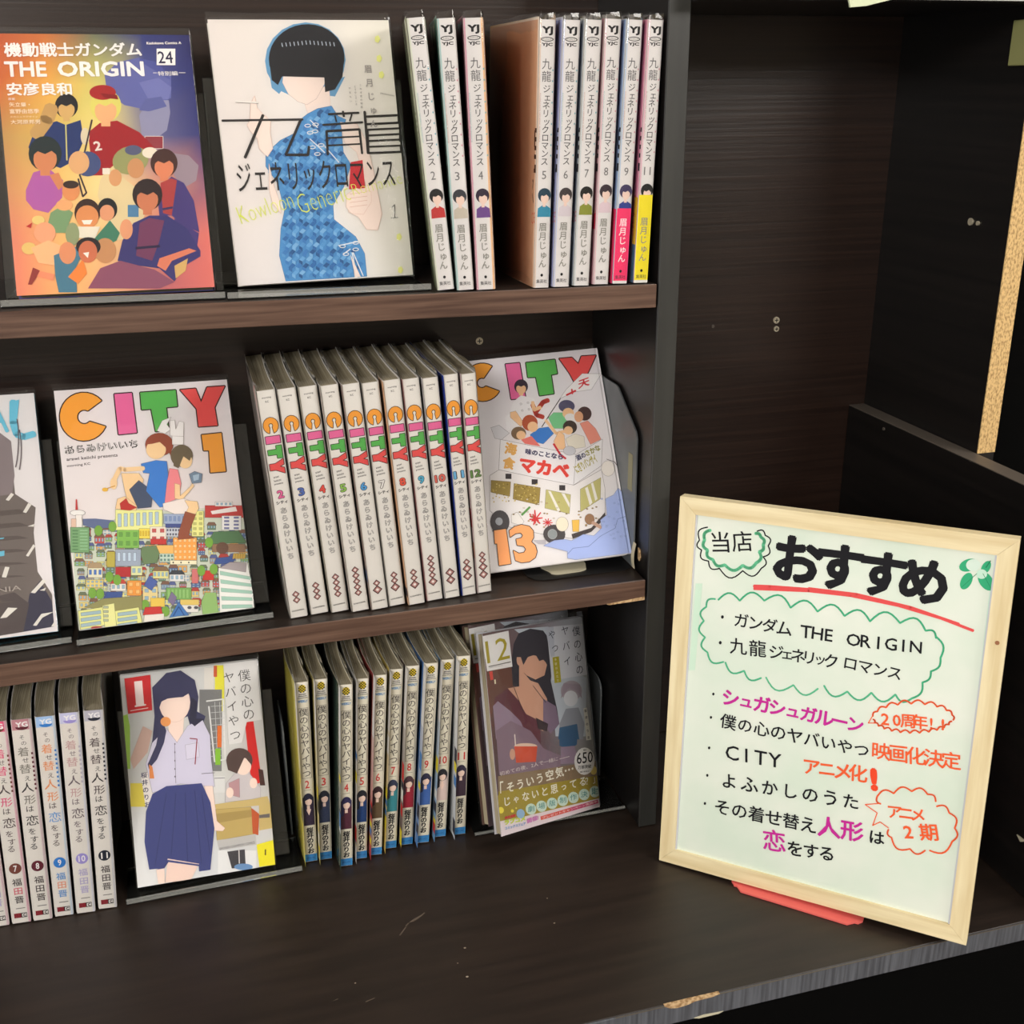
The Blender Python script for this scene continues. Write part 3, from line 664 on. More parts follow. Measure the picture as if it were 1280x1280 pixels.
def B_spine(n, T, h, hair, body):
    Wm, Hm = T*1000-1.0, h*1000; p = Print(Wm, Hm, lambda P: (P[0], Hm-P[1])); c = Wm/2
    p.rect(0, 0, Wm, Hm, (232, 226, 208))
    p.rect(.4, .6, Wm-.4, 14, (238, 234, 224)); p.ell(c, 6, 3.1, 3.7, (232, 206, 40), n=14)
    for i in range(5):
        for j in range(6):
            if (i+j) % 2 == 0 and (i-2)**2/6+(j-2.5)**2/8.5 < 1: p.rect(c-3+i*1.2, 2.4+j*1.2, c-1.8+i*1.2, 3.6+j*1.2, BK)
    p.text('SHONEN', (c-3, 11.9), (c+3, 11.8), 1.3, BK, .04); p.rect(c-3.4, 12.6, c+3.4, 13.2, BK)
    p.text('CHAMPION', (c-4, 15), (c+4, 15), 1.0, (80, 76, 80), .03); p.text('WEEKLY', (c-4, 18.8), (c+4, 18.8), 2.3, (70, 140, 196), .04)
    p.line([(c-3.9, 24), (c+3.9, 24), (c+3.9, 91), (c-3.9, 91), (c-3.9, 24)], .28, (120, 112, 104))
    p.vert('僕の心のヤバイやつ', (c+.1, 28), (c+.1, 86.5), 7.6, (84, 78, 74), .006)
    wd = 3.6 if n < 10 else 6.6
    p.text(str(n), (c-wd/2, 101), (c+wd/2, 101), 7.6, (206, 66, 62), .015); p.rect(c-3, 102.6, c+3, 102.9, (110, 100, 90))
    p.rect(.5, 106+4, Wm-.5, 138, body); p.rect(c-1.2, 117, c+1.2, 122, SKIN)
    p.ell(c+.1, 112.2, 4.4, 6.2, hair); p.poly([(c-4.3, 112), (c-4.6, 126), (c-2, 124), (c-2, 112)], hair); p.ell(c+.3, 114.2, 2.9, 3.9, SKIN)
    p.poly([(c-4, 114), (c-3, 108), (c, 106.6), (c+3.3, 108), (c+4, 114), (c+1.4, 111.6), (c-1, 112.4)], hair); p.poly([(c-2, 122), (c+2.2, 122), (c+.2, 128)], SKIN if n in (2, 10) else body)
    p.vert('桜井のりお', (c+.1, 143), (c+.1, 164), 5.9, (30, 28, 30), .04)
    p.rect(0, Hm-7.5, Wm, Hm-.3, (58, 140, 200)); p.text('少年チャンピオン', (c-3.6, Hm-2.8), (c+3.6, Hm-2.8), 1.8, (30, 70, 130), .02)
    return p
def B_cover(n, lc):
    p = Print(112, 176); rnd = random.Random(n+40); p.grid([[lc, (220, 216, 210)], [lc, lc]])
    p.poly([(70, 176), (112, 176), (112, 120), (84, 120)], (224, 222, 220))
    p.map = lambda P: (P[0], 176-P[1]); bust(p, 52, 60, 24, (60, 56, 80), SKIN, tuple(rnd.randrange(60, 200) for _ in range(3)))
    for i in range(5): y = rnd.uniform(60, 160); p.rect(104, y, 112, y+rnd.uniform(6, 18), rnd.choice([(226, 210, 60), (200, 60, 60), (80, 130, 190), (230, 230, 226), (60, 60, 70)]))
    return p
for n, x, y, lean, h, T, lc, hair, body, cname in B_data:
    b = make_book(f'cream-spined small comic with checkered emblem, red number {n}, figure in {cname}', T, h, D=.1045, cov=(226, 218, 196), left=lc,
                  spine=B_spine(n, T, h, hair, body), cover=B_cover(n, lc), bend=.0035, group='cream-spined comics with blue feet on the counter')
    stand_book(b, x, y, .0003, lean)
# ------------------------------------------------------------------ covers shown face-out
def cover_print(W, H, q):
    """q: the printed face's corners in the photograph, bottom-left, bottom-right, top-right, top-left"""
    return Print(W, H, homog(q, [(0, 0), (W, 0), (W, H), (0, H)]))
def fig(p, x, y, r, hair, skin, body, poly_, hairy=1.0):
    """generic faceless figure inside a printed scene"""
    p.poly(poly_, body); p.rect(x-r*.3, y+r*.4, x+r*.3, y+r*1.25, skin)
    p.ell(x, y-r*.08, r*1.02*hairy, r*1.06*hairy, hair); p.ell(x, y+r*.25, r*.72, r*.78, skin)
    p.poly([(x-r*.9, y+r*.15), (x-r*.8, y-r*.7), (x, y-r*1.05), (x+r*.8, y-r*.7), (x+r*.9, y+r*.15), (x+r*.4, y-r*.25), (x, y-r*.05), (x-r*.45, y-r*.22)], hair)

def cover_saga():
    p = cover_print(128, 182, [(19.4, 368.5), (269.5, 357), (239, 43.5), (-9, 42.5)]).view(0, 0, .3125)
    p.grid([[(196, 96, 62), (206, 120, 66), (120, 122, 96), (58, 64, 122), (44, 44, 98)],
            [(206, 112, 62), (232, 176, 84), (214, 206, 120), (84, 90, 150), (46, 50, 112)],
            [(196, 152, 92), (226, 194, 106), (240, 222, 140), (110, 108, 150), (56, 58, 118)],
            [(214, 152, 104), (240, 196, 120), (246, 222, 160), (226, 160, 130), (150, 100, 120)],
            [(228, 138, 112), (244, 190, 120), (240, 196, 140), (214, 130, 116), (218, 118, 108)],
            [(236, 140, 112), (246, 186, 116), (232, 170, 130), (196, 108, 112), (214, 116, 106)]])
    p.poly([(420, 300), (470, 250), (560, 230), (690, 300), (690, 390), (600, 440), (500, 420), (430, 370)], (104, 108, 168))
    p.poly([(560, 330), (640, 310), (692, 350), (680, 395), (600, 400)], (120, 124, 180)); p.poly([(570, 250), (690, 320), (640, 250), (560, 232)], (84, 90, 156))
    p.poly([(560, 460), (600, 400), (680, 400), (686, 450), (672, 520), (620, 560), (570, 540)], (150, 148, 176)); p.poly([(560, 440), (585, 395), (650, 385), (672, 425), (600, 445)], (100, 104, 160))
    p.rect(584, 545, 655, 592, (150, 60, 70), o=(226, 216, 210), w=.9)
    p.poly([(690, 610), (760, 620), (800, 660), (790, 720), (740, 750), (700, 700)], (158, 140, 150))
    fig(p, 265, 428, 46, (34, 34, 40), (216, 176, 112), (40, 58, 112), [(110, 590), (140, 510), (225, 485), (262, 500), (322, 480), (335, 560), (300, 640), (240, 672), (150, 640)])
    p.line([(140, 540), (185, 480), (205, 430)], 9, (200, 160, 100)); p.line([(262, 500), (266, 640)], .9, (214, 206, 130))
    fig(p, 424, 428, 62, (222, 214, 112), (232, 180, 130), (164, 34, 42), [(352, 530), (400, 492), (470, 482), (560, 528), (622, 590), (600, 610), (500, 590), (455, 660), (410, 700), (330, 702), (362, 620)])
    p.ell(412, 370, 54, 30, (170, 40, 42)); p.poly([(400, 372), (470, 380), (476, 398), (420, 392)], (140, 28, 34)); p.text('2', (380, 604), (410, 600), 38, (236, 226, 216), .03)
    p.ell(340, 545, 18, 34, (226, 212, 180)); p.line([(368, 480), (340, 600), (318, 700), (345, 770), (330, 785), (312, 715)], 1.1, (70, 56, 60))
    p.ell(350, 655, 54, 50, (70, 84, 130)); p.ell(315, 650, 42, 46, (226, 176, 124))
    fig(p, 178, 620, 66, (38, 50, 52), (214, 140, 96), (182, 100, 170), [(100, 760), (130, 690), (190, 672), (250, 720), (246, 790), (190, 850), (130, 836), (100, 800)])
    p.poly([(195, 700), (232, 690), (256, 740), (232, 760)], (214, 140, 96))
    p.poly([(400, 720), (430, 670), (480, 700), (560, 760), (590, 840), (540, 940), (470, 960), (420, 860), (390, 780)], (226, 206, 160))
    p.ell(524, 640, 74, 56, (156, 158, 104), rot=-12); p.ell(545, 672, 34, 40, (206, 150, 104)); p.ell(535, 600, 34, 20, (92, 96, 126)); p.ell(462, 710, 26, 34, (216, 160, 112)); p.rect(410, 672, 440, 696, (236, 230, 214))
    p.ell(603, 610, 32, 22, (236, 226, 206)); p.rect(512, 818, 556, 866, (84, 132, 170))
    fig(p, 660, 655, 54, (72, 44, 40), (222, 138, 100), (74, 60, 122), [(630, 760), (690, 705), (740, 730), (780, 800), (802, 926), (740, 900), (690, 860), (640, 860)])
    p.poly([(645, 730), (690, 712), (712, 720), (690, 860), (655, 850)], (176, 66, 66)); p.line([(655, 835), (692, 828)], 1.6, (60, 50, 96))
    p.poly([(700, 870), (800, 930), (790, 1000), (720, 980)], (74, 60, 122))
    fig(p, 592, 782, 60, (46, 32, 34), (206, 128, 92), (60, 56, 116), [(470, 1040), (490, 960), (535, 890), (600, 860), (672, 860), (752, 910), (806, 1000), (806, 1022), (740, 1060), (700, 1122), (640, 1070), (560, 1060)])
    p.poly([(560, 890), (600, 870), (660, 880), (640, 960), (610, 1040), (545, 1020)], (120, 62, 96)); p.line([(545, 990), (640, 982)], 1.8, (44, 36, 70))
    p.poly([(640, 1030), (760, 990), (790, 1000), (690, 1040), (664, 1080), (630, 1060)], (222, 130, 100))
    p.ell(506, 915, 26, 40, (226, 160, 120)); p.poly([(700, 1060), (755, 1030), (745, 1080), (705, 1110)], (214, 176, 110))
    p.poly([(350, 1150), (400, 1070), (480, 1040), (620, 1075), (700, 1124), (640, 1150)], (146, 84, 108))
    p.ell(282, 762, 36, 40, (224, 150, 96)); p.ell(282, 738, 32, 16, (60, 44, 40))
    p.poly([(182, 920), (200, 850), (250, 820), (290, 850), (260, 930), (220, 930)], (128, 160, 116)); p.ell(255, 820, 34, 22, (236, 176, 120))
    p.poly([(370, 960), (440, 880), (480, 930), (466, 960), (420, 985)], (70, 130, 104)); p.ell(430, 835, 40, 44, (30, 32, 36)); p.ell(428, 850, 30, 32, (226, 160, 120))
    p.ell(348, 850, 52, 56, (56, 36, 32)); p.ell(348, 866, 46, 46, (222, 148, 92)); p.poly([(325, 880), (370, 878), (360, 896), (334, 896)], (244, 238, 226))
    p.poly([(280, 905), (400, 905), (380, 950), (300, 950)], (232, 224, 206)); p.ell(288, 935, 28, 46, (150, 160, 120)); p.ell(420, 1000, 44, 50, (200, 146, 100))
    p.ell(150, 880, 26, 18, (230, 206, 130)); p.ell(112, 992, 30, 24, (228, 196, 120)); p.ell(176, 930, 44, 42, (238, 170, 130)); p.poly([(100, 905), (125, 890), (120, 912)], (190, 50, 50))
    p.poly([(120, 990), (190, 960), (240, 980), (220, 1060), (150, 1050)], (244, 190, 140))
    p.poly([(212, 1020), (300, 985), (330, 1010), (300, 1070), (306, 1166), (232, 1166), (218, 1100)], (78, 128, 150)); p.poly([(270, 1105), (330, 1035), (346, 1090), (310, 1132)], (240, 140, 66))
    p.ell(352, 985, 50, 38, (42, 34, 38)); p.ell(350, 1005, 38, 44, (206, 118, 84)); p.poly([(330, 1010), (355, 1006), (350, 1030)], (246, 240, 230)); p.ell(268, 1010, 34, 44, (224, 150, 108))
    p.poly([(130, 1075), (215, 1095), (210, 1120), (135, 1100)], (240, 150, 112)); p.poly([(108, 1135), (128, 1068), (156, 1080), (140, 1110), (122, 1136)], (150, 60, 56))
    w_ = (246, 240, 236)
    p.text('機動戦士ガンダム', (15, 232), (574, 228), 58, w_, .03); p.text('THE', (17, 311), (188, 310), 62, w_, .03); p.text('ORIGIN', (232, 310), (584, 307), 62, w_, .03)
    p.text('安彦良和', (25, 386), (290, 384), 52, w_, .03); p.text('原案', (30, 404), (58, 404), 10, w_); p.text('矢立肇・', (34, 430), (118, 430), 18, (250, 230, 200), .015)
    p.text('富野由悠季', (36, 458), (156, 456), 19, (250, 230, 200), .015); p.text('メカニックデザイン', (38, 474), (150, 473), 8, (250, 230, 200)); p.text('大河原邦男', (40, 500), (160, 498), 18, (250, 230, 200), .015)
    p.rect(632, 196, 708, 262, w_); p.text('24', (640, 255), (700, 254), 48, (40, 40, 70), .01); p.text('特別編', (638, 305), (718, 303), 18, w_, .01)
    p.line([(618, 293), (632, 293)], .4, w_); p.line([(722, 292), (748, 292)], .4, w_); p.text('Kadokawa Comics A', (592, 180), (733, 178), 11, w_, .03)
    return p

def cover_title9():
    p = cover_print(128, 182, [(296.5, 352.5), (520.6, 343.8), (483.8, 25.6), (258, 22.5)]).view(230, 0, .3125)
    p.grid([[(232, 224, 218), (234, 228, 222), (230, 226, 214)], [(232, 224, 220), (236, 230, 226), (232, 228, 218)], [(228, 222, 220), (232, 228, 226), (228, 226, 216)]])
    out = (216, 176, 160); sk = (244, 226, 216)
    p.ell(480, 235, 162, 148, (106, 160, 200)); p.poly([(330, 250), (345, 340), (375, 365), (400, 330)], (106, 160, 200)); p.poly([(540, 330), (560, 372), (600, 378), (640, 300)], (106, 160, 200))
    p.poly([(470, 380), (575, 330), (582, 420), (540, 450), (490, 440)], sk, o=out, w=.3)
    p.poly([(396, 250), (388, 320), (412, 365), (450, 395), (487, 408), (525, 385), (556, 330), (575, 250), (500, 150), (430, 160)], sk, o=(150, 130, 130), w=.3)
    p.ell(485, 228, 152, 134, (32, 32, 38), 150, 395, 24)
    p.poly([(333, 220), (345, 180), (600, 160), (636, 215), (630, 300), (600, 350), (560, 360), (556, 300), (548, 250), (520, 232), (497, 180), (478, 232), (455, 268), (410, 262), (385, 300), (370, 330), (345, 310)], (32, 32, 38))
    for x in range(385, 600, 16): p.line([(x, 158+abs(x-490)*.08), (x+3, 172+abs(x-490)*.08)], .6, (190, 200, 214))
    # dress with a patchwork of tilted lozenges
    dress = [(490, 445), (530, 425), (586, 415), (612, 455), (645, 470), (628, 520), (636, 600), (668, 650), (640, 735), (596, 810), (600, 868), (690, 940), (728, 1010), (738, 1102), (700, 1104), (676, 1010), (686, 1104), (405, 1114), (378, 1010), (384, 900), (398, 830), (372, 720), (322, 650), (322, 600), (380, 548), (440, 520), (470, 460)]
    p.poly(dress, (84, 150, 206), o=(60, 96, 140), w=.4); rnd = random.Random(5)
    tones = [(60, 116, 176), (112, 174, 222), (72, 134, 196), (132, 186, 226), (52, 98, 150), (96, 160, 212)]
    for j in range(0, 25):
        for i in range(0, 16):
            x = 318+i*28+(14 if j % 2 else 0); y = 440+j*28
            if all(inside(q, dress) for q in ((x-13, y), (x+13, y), (x, y-13), (x, y+13))):
                p.poly([(x-14, y), (x, y-14), (x+14, y-6), (x, y+8)], tones[(i*2+j) % 6]); p.poly([(x-14, y), (x, y+8), (x, y+22), (x-14, y+12)], tones[(i+j*3+2) % 6])
    for a, b in (((500, 470), (530, 500)), ((500, 545), (560, 600)), ((560, 575), (618, 640)), ((620, 975), (700, 960)), ((640, 1010), (668, 990)), ((680, 1005), (722, 1100)), ((676, 1005), (696, 1104))):
        p.line([a, b], .8, (232, 236, 240))
    for x, y in ((490, 492), (522, 488), (500, 520), (520, 515), (510, 578), (545, 570), (530, 605), (636, 978), (690, 965), (650, 1010), (690, 992)): p.arc(x, y, 12, 6, 0, 360, .6, (236, 238, 240), 8)
    # raised arm with cigarette, and the arm with the red box
    p.poly([(258, 470), (262, 400), (276, 372), (286, 420), (312, 446), (340, 470), (338, 520), (350, 580), (328, 612), (296, 580), (288, 540), (260, 510), (246, 485)], sk, o=out, w=.35); p.line([(200, 392), (290, 398)], 1.2, (236, 232, 226)); p.line([(200, 396), (290, 402)], .3, (120, 110, 110))
    p.poly([(622, 480), (690, 490), (730, 560), (760, 680), (796, 850), (780, 915), (735, 912), (700, 860), (660, 840), (648, 780), (700, 750), (730, 740), (716, 680), (690, 600), (640, 560)], sk, o=out, w=.35)
    p.poly([(334, 640), (352, 720), (376, 790), (384, 840), (350, 800), (336, 740)], sk, o=out, w=.3)
    p.poly([(666, 640), (714, 632), (726, 745), (660, 748)], (206, 52, 62)); p.poly([(650, 770), (690, 745), (750, 760), (752, 800), (720, 850), (670, 845), (650, 820)], sk, o=out, w=.35)
    for y in (768, 785, 802, 820): p.line([(664, y), (735, y-8)], .3, out)
    p.poly([(668, 1010), (690, 1104), (712, 1104)], sk)
    p.text('Kowloon', (225, 880), (440, 815), 70, (226, 236, 106), -.022); p.text('Generic', (465, 845), (670, 790), 78, (226, 236, 106), -.022); p.text('Romance', (680, 775), (880, 728), 46, (226, 236, 106), -.022)
    T_ = (44, 40, 40)
    p.line([(146, 467), (470, 467)], 1.5, T_); p.line([(310, 448), (238, 614)], 2.0, T_); p.line([(462, 467), (402, 606), (492, 608), (496, 575)], 1.8, T_)
    p.line([(632, 438), (636, 458)], 1.6, T_); p.line([(574, 448), (696, 444)], 1.5, T_); p.line([(600, 455), (606, 478)], 1.1, T_); p.line([(668, 450), (660, 476)], 1.1, T_); p.line([(552, 490), (712, 482)], 1.5, T_)
    p.line([(572, 608), (566, 515), (700, 510), (712, 606)], 1.7, T_); p.line([(566, 542), (704, 538)], 1.2, T_); p.line([(568, 572), (706, 568)], 1.2, T_)
    p.line([(720, 440), (736, 606)], 1.9, T_); p.line([(722, 460), (858, 456), (860, 486), (726, 490)], 1.6, T_)
    for y in (512, 535, 557): p.line([(732, y), (866, y-4)], 1.4, T_)
    p.line([(732, 512), (738, 605), (872, 602), (868, 575)], 1.6, T_); p.line([(866, 508), (866, 560)], 1.6, T_); p.line([(736, 580), (866, 577)], 1.3, T_)
    p.text('ジェネリックロマンス', (212, 755), (852, 742), 118, T_, .0)
    p.line([(838, 824), (848, 814), (850, 866)], .55, T_); p.line([(834, 867), (862, 866)], .4, T_)
    p.vert('眉月じゅん', (732, 272), (758, 488), 34, (168, 162, 160), .01)
    for x, y in ((768, 156), (776, 232), (786, 296), (868, 945), (876, 1080)): p.ell(x, y, 12, 16, (238, 240, 150), n=5)
    for i, t in enumerate(('これは恋の物語', 'どうかしている', 'やまない')): p.vert(t, (702-22*i, 335+6*i), (708-22*i, 422-12*i), 9, (120, 116, 116))
    p.text('JUN MAYUZUKI', (782, 372), (838, 384), 7, (110, 106, 106))
    return p

def house(p, x0, y0, x1, y1, wall, rows=0, cols=0, win=(150, 180, 200), roof=None, o=(70, 66, 60)):
    p.rect(x0, y0, x1, y1, wall, o=o, w=.35)
    if roof: h = (y1-y0)*.45; p.poly([(x0-4, y0+4), (x0+(x1-x0)*.15, y0-h), (x1-(x1-x0)*.15, y0-h), (x1+4, y0+4)], roof, o=o, w=.35)
    for r in range(rows):
        for c in range(cols):
            a = x0+(x1-x0)*(c+.25)/cols; b = x0+(x1-x0)*(c+.75)/cols; u = y0+(y1-y0)*(r+.25)/rows; v = y0+(y1-y0)*(r+.72)/rows
            p.rect(a, u, b, v, win, o=o, w=.2)

def cover_town():
    p = cover_print(128, 182, [(98.4, 788.8), (318, 759.7), (284, 475.3), (67, 489.4)]).view(0, 430, .3125)
    p.grid([[(226, 220, 222)]*2, [(230, 220, 216)]*2]); O = (54, 36, 36)
    p.poly(arcpts(335, 293, 96, 24, 318, 22)+arcpts(337, 294, 29, 300, 40, 12), CO, o=O, w=1.8)
    p.poly([(458, 203), (528, 198), (548, 357), (475, 364)], CI, o=O, w=1.8)
    p.poly([(562, 197), (704, 187), (711, 252), (666, 256), (676, 345), (624, 352), (606, 262), (568, 265)], CT, o=O, w=1.8)
    p.poly([(722, 186), (784, 181), (806, 236), (830, 176), (901, 171), (860, 256), (872, 328), (796, 333), (788, 262)], CY, o=O, w=1.8)
    p.poly([(808, 366), (887, 358), (905, 511), (843, 516), (838, 428), (816, 428)], CO, o=O, w=1.8)
    p.text('あらゐけいいち', (258, 446), (556, 418), 36, (60, 52, 54), .055); p.text('あらゐけいいち', (258, 446), (556, 418), 36, (232, 228, 226), -.008)
    p.text('arawi keiichi presents', (266, 474), (472, 456), 17, (70, 62, 64), .02); p.text('morning KC', (268, 498), (362, 488), 13, (70, 62, 64), .02)
    sk = (238, 206, 160); ol = (90, 60, 50)
    # the town, in the finer view
    p.view(80, 620, 1/5.12); rnd = random.Random(11)
    p.poly([(40, 205), (120, 190), (330, 150), (640, 100), (1150, 60), (1260, 720), (1000, 760), (90, 880)], (206, 212, 196))
    pal = [(226, 222, 150), (222, 170, 100), (200, 80, 76), (140, 176, 110), (130, 146, 170), (216, 214, 206), (90, 110, 160), (110, 136, 110), (228, 206, 130), (176, 150, 130)]
    for j in range(11):
        for i in range(17):
            x = 60+j*4+i*66+rnd.uniform(-10, 10); y = 215+j*52+rnd.uniform(-8, 8)-i*2
            if i > 13 and j < 1: continue
            house(p, x, y, x+rnd.uniform(40, 62), y+rnd.uniform(26, 44), rnd.choice(pal), rnd.choice((1, 2)), rnd.choice((2, 3)), roof=rnd.choice([None, (90, 100, 150), (180, 70, 66), (110, 120, 96), (130, 96, 80)]))
    p.poly([(72, 95), (74, 25), (82, 25), (88, 95)], (190, 60, 60)); p.ell(86, 112, 48, 18, (232, 230, 226), o=O, w=.4); p.rect(74, 125, 114, 205, (232, 226, 220), o=O, w=.3); p.rect(45, 150, 76, 205, (222, 190, 170), o=O, w=.3)
    p.poly([(120, 190), (120, 150), (200, 148), (320, 160), (320, 205), (200, 215)], (100, 112, 148)); p.rect(40, 205, 160, 365, (124, 166, 118), o=O, w=.4)
    for r in range(7): p.rect(52, 222+r*20, 88, 230+r*20, (94, 134, 92)); p.rect(100, 220+r*20, 150, 228+r*20, (150, 190, 150))
    house(p, 330, 92, 630, 222, (230, 230, 158), 0, 0)
    for i in range(7): p.rect(345+i*40, 118-i*2, 366+i*40, 200-i*3, (176, 196, 214), o=O, w=.35)
    house(p, 340, 222, 480, 335, (134, 186, 90), 2, 3, (110, 160, 80)); house(p, 482, 212, 552, 275, (232, 212, 90), 1, 4, (214, 180, 60)); house(p, 552, 200, 655, 300, (230, 220, 206), 2, 2, (190, 90, 90)); p.rect(556, 278, 655, 312, (196, 60, 58), o=O, w=.3)
    house(p, 640, 118, 780, 180, (160, 174, 200), 1, 5, (130, 150, 190)); p.rect(650, 180, 760, 205, (72, 84, 140)); house(p, 655, 208, 745, 262, (204, 208, 216), 2, 5, (90, 90, 110))
    house(p, 820, 100, 895, 260, (230, 228, 150), 5, 2, (190, 190, 120)); house(p, 700, 270, 850, 412, (238, 168, 84), 4, 5, (250, 206, 150)); house(p, 590, 318, 702, 380, (232, 188, 110), 0, 0); house(p, 612, 372, 705, 425, (196, 214, 200), 2, 4, (100, 140, 130))
    p.poly([(500, 330), (590, 322), (612, 370), (596, 430), (510, 440), (490, 370)], (112, 136, 98), o=O, w=.4); house(p, 330, 345, 492, 452, (160, 170, 186), 0, 0)
    for i in range(4): p.rect(342+i*34, 366, 360+i*34, 420, (196, 212, 226), o=O, w=.3)
    p.rect(274, 360, 326, 458, (188, 174, 80), o=O, w=.4); house(p, 330, 458, 426, 520, (184, 52, 56)); house(p, 430, 452, 500, 510, (222, 224, 170), 1, 2)
    p.rect(680, 415, 850, 440, (236, 230, 200), o=O, w=.3)
    for x in (700, 750, 800): p.ell(x, 428, 5, 6, BK, n=8)
    p.poly([(915, 310), (960, 232), (1120, 225), (1170, 300)], (92, 128, 90), o=O, w=.4); p.rect(950, 310, 1160, 360, (150, 116, 90), o=O, w=.3); p.ell(1015, 335, 40, 38, (110, 80, 66))
    p.rect(905, 64, 1150, 140, (190, 66, 64), o=O, w=.3); p.poly([(940, 100), (1100, 70), (1110, 100), (950, 120)], (236, 232, 228)); house(p, 970, 40, 1080, 68, (236, 232, 228), 1, 4)
    house(p, 1012, 130, 1135, 220, (236, 234, 232), 4, 2, (120, 124, 168)); p.poly([(960, 440), (975, 400), (1110, 385), (1080, 430)], (66, 90, 150), o=O, w=.3)
    for i in range(5): p.poly([(1085+i*16, 372), (1100+i*16, 366), (1096+i*16, 400), (1080+i*16, 406)], (196, 164, 80), o=O, w=.2)
    p.poly([(990, 465), (1065, 425), (1175, 425), (1225, 712), (1000, 748)], (232, 230, 226), o=O, w=.4); p.poly([(1000, 462), (1070, 425), (1170, 430), (1165, 488)], (168, 158, 160), o=O, w=.3)
    for i in range(5): p.poly([(1000+i*3, 482+i*54), (1205, 520+i*44), (1207, 538+i*44), (1002+i*3, 506+i*54)], (160, 196, 180), o=(90, 110, 104), w=.25)
    house(p, 152, 460, 245, 525, (226, 222, 196), 1, 3, (80, 120, 190), (176, 152, 120)); house(p, 140, 540, 250, 590, (228, 206, 130), 2, 4); house(p, 300, 560, 395, 610, (230, 224, 214), 1, 3, roof=(196, 74, 66))
    house(p, 405, 545, 495, 640, (228, 156, 72), 2, 2, (240, 190, 120)); house(p, 570, 478, 670, 530, (226, 220, 150), 1, 4, roof=(140, 110, 80)); house(p, 678, 500, 770, 548, (226, 224, 222), 1, 3, roof=(66, 70, 78)); house(p, 505, 585, 600, 680, (224, 206, 150), 2, 2)
    p.poly([(512, 575), (545, 515), (600, 550), (560, 608)], (84, 104, 168), o=O, w=.3); p.rect(890, 480, 960, 540, (200, 62, 56), o=O, w=.3); p.rect(820, 470, 860, 560, (206, 120, 120), o=O, w=.3)
    for x, y in ((290, 520), (340, 540), (180, 625), (230, 630), (880, 480), (960, 470), (220, 225), (310, 200), (930, 300), (650, 740), (520, 700)): p.ell(x, y, 26, 34, (124, 170, 70), n=10, o=(80, 110, 50), w=.25)
    p.poly([(250, 660), (275, 618), (375, 615), (368, 660)], (66, 90, 150), o=O, w=.3)
    p.rect(655, 590, 815, 665, (124, 170, 96), o=O, w=.4)
    for i in range(6): p.rect(665+i*24, 600, 678+i*24, 655, (150, 192, 120))
    p.poly([(880, 680), (905, 620), (975, 620), (990, 745), (890, 765)], (150, 186, 116), o=O, w=.3); p.poly([(665, 670), (690, 615), (722, 650), (700, 705)], (130, 116, 150), o=O, w=.3)
    p.rect(745, 665, 865, 700, (222, 196, 110), o=O, w=.3); p.rect(750, 700, 860, 745, (226, 222, 216), o=O, w=.3); p.ell(804, 716, 14, 10, (80, 80, 90)); p.ell(846, 716, 14, 10, (80, 80, 90)); p.rect(555, 655, 645, 712, (226, 196, 90), o=O, w=.3)
    p.poly([(675, 780), (735, 680), (800, 765), (735, 770)], (72, 124, 186), o=O, w=.35); p.line([(700, 770), (735, 710), (770, 765)], .7, (40, 70, 130))
    p.poly([(505, 765), (520, 715), (620, 710), (632, 760)], (202, 60, 58), o=O, w=.35); p.poly([(515, 765), (640, 755), (640, 800), (510, 815)], (228, 222, 214), o=O, w=.3)
    p.poly([(130, 715), (250, 660), (470, 645), (500, 640), (500, 730), (330, 740)], (150, 146, 96), o=O, w=.3)
    for x0, x1 in ((88, 245), (325, 478)):
        p.poly([(x0, 740), (x1, 715), (x1+25, 825), (x0+18, 875)], (226, 226, 150), o=O, w=.4)
        for i in range(4): p.poly([(x0+18, 752+i*36), (x1-12, 736+i*34), (x1-10, 756+i*34), (x0+20, 772+i*36)], (160, 184, 196), o=O, w=.3)
    p.poly([(245, 705), (320, 690), (335, 840), (262, 850)], (228, 226, 160), o=O, w=.35)
    for i in range(4): p.rect(252, 708+i*28, 282, 722+i*28, (170, 180, 160), o=O, w=.3)
    p.ell(210, 848, 40, 12, (170, 70, 70))
    # two generic figures sitting back to back on the roofs
    p.view(0, 430, .3125)
    p.poly([(486, 520), (556, 520), (575, 545), (545, 660), (520, 660), (500, 590)], sk, o=ol, w=.3); p.poly([(518, 585), (556, 548), (590, 575), (612, 590), (606, 655), (552, 660)], (74, 86, 112), o=ol, w=.3)
    p.poly([(565, 482), (625, 468), (668, 472), (676, 560), (668, 650), (640, 655), (585, 590), (600, 520), (574, 518)], (64, 130, 206), o=ol, w=.35); p.line([(575, 500), (500, 505), (480, 500), (450, 560)], 3.4, sk); p.ell(455, 560, 14, 24, sk); p.ell(420, 585, 12, 8, (226, 180, 70)); p.line([(430, 580), (460, 570)], .7, (200, 150, 60))
    p.poly([(462, 662), (470, 622), (500, 612), (548, 650), (545, 668)], sk, o=ol, w=.3); p.poly([(480, 640), (505, 620), (515, 640), (548, 656), (520, 668), (484, 665)], (186, 52, 48), o=ol, w=.25)
    p.ell(638, 405, 56, 46, (150, 74, 52), o=ol, w=.3); p.ell(625, 425, 40, 38, sk); p.poly([(585, 405), (600, 375), (660, 370), (690, 410), (684, 450), (668, 420), (640, 395), (610, 402)], (150, 74, 52))
    p.poly([(630, 350), (650, 310), (685, 296), (668, 325), (684, 345), (660, 362)], (234, 232, 230), o=ol, w=.3)
    p.poly([(680, 500), (712, 505), (726, 560), (716, 618), (660, 640), (668, 560)], (232, 140, 146), o=ol, w=.3); p.poly([(700, 560), (720, 565), (722, 610), (760, 575), (770, 560), (778, 570), (730, 625), (700, 620)], sk, o=ol, w=.25)
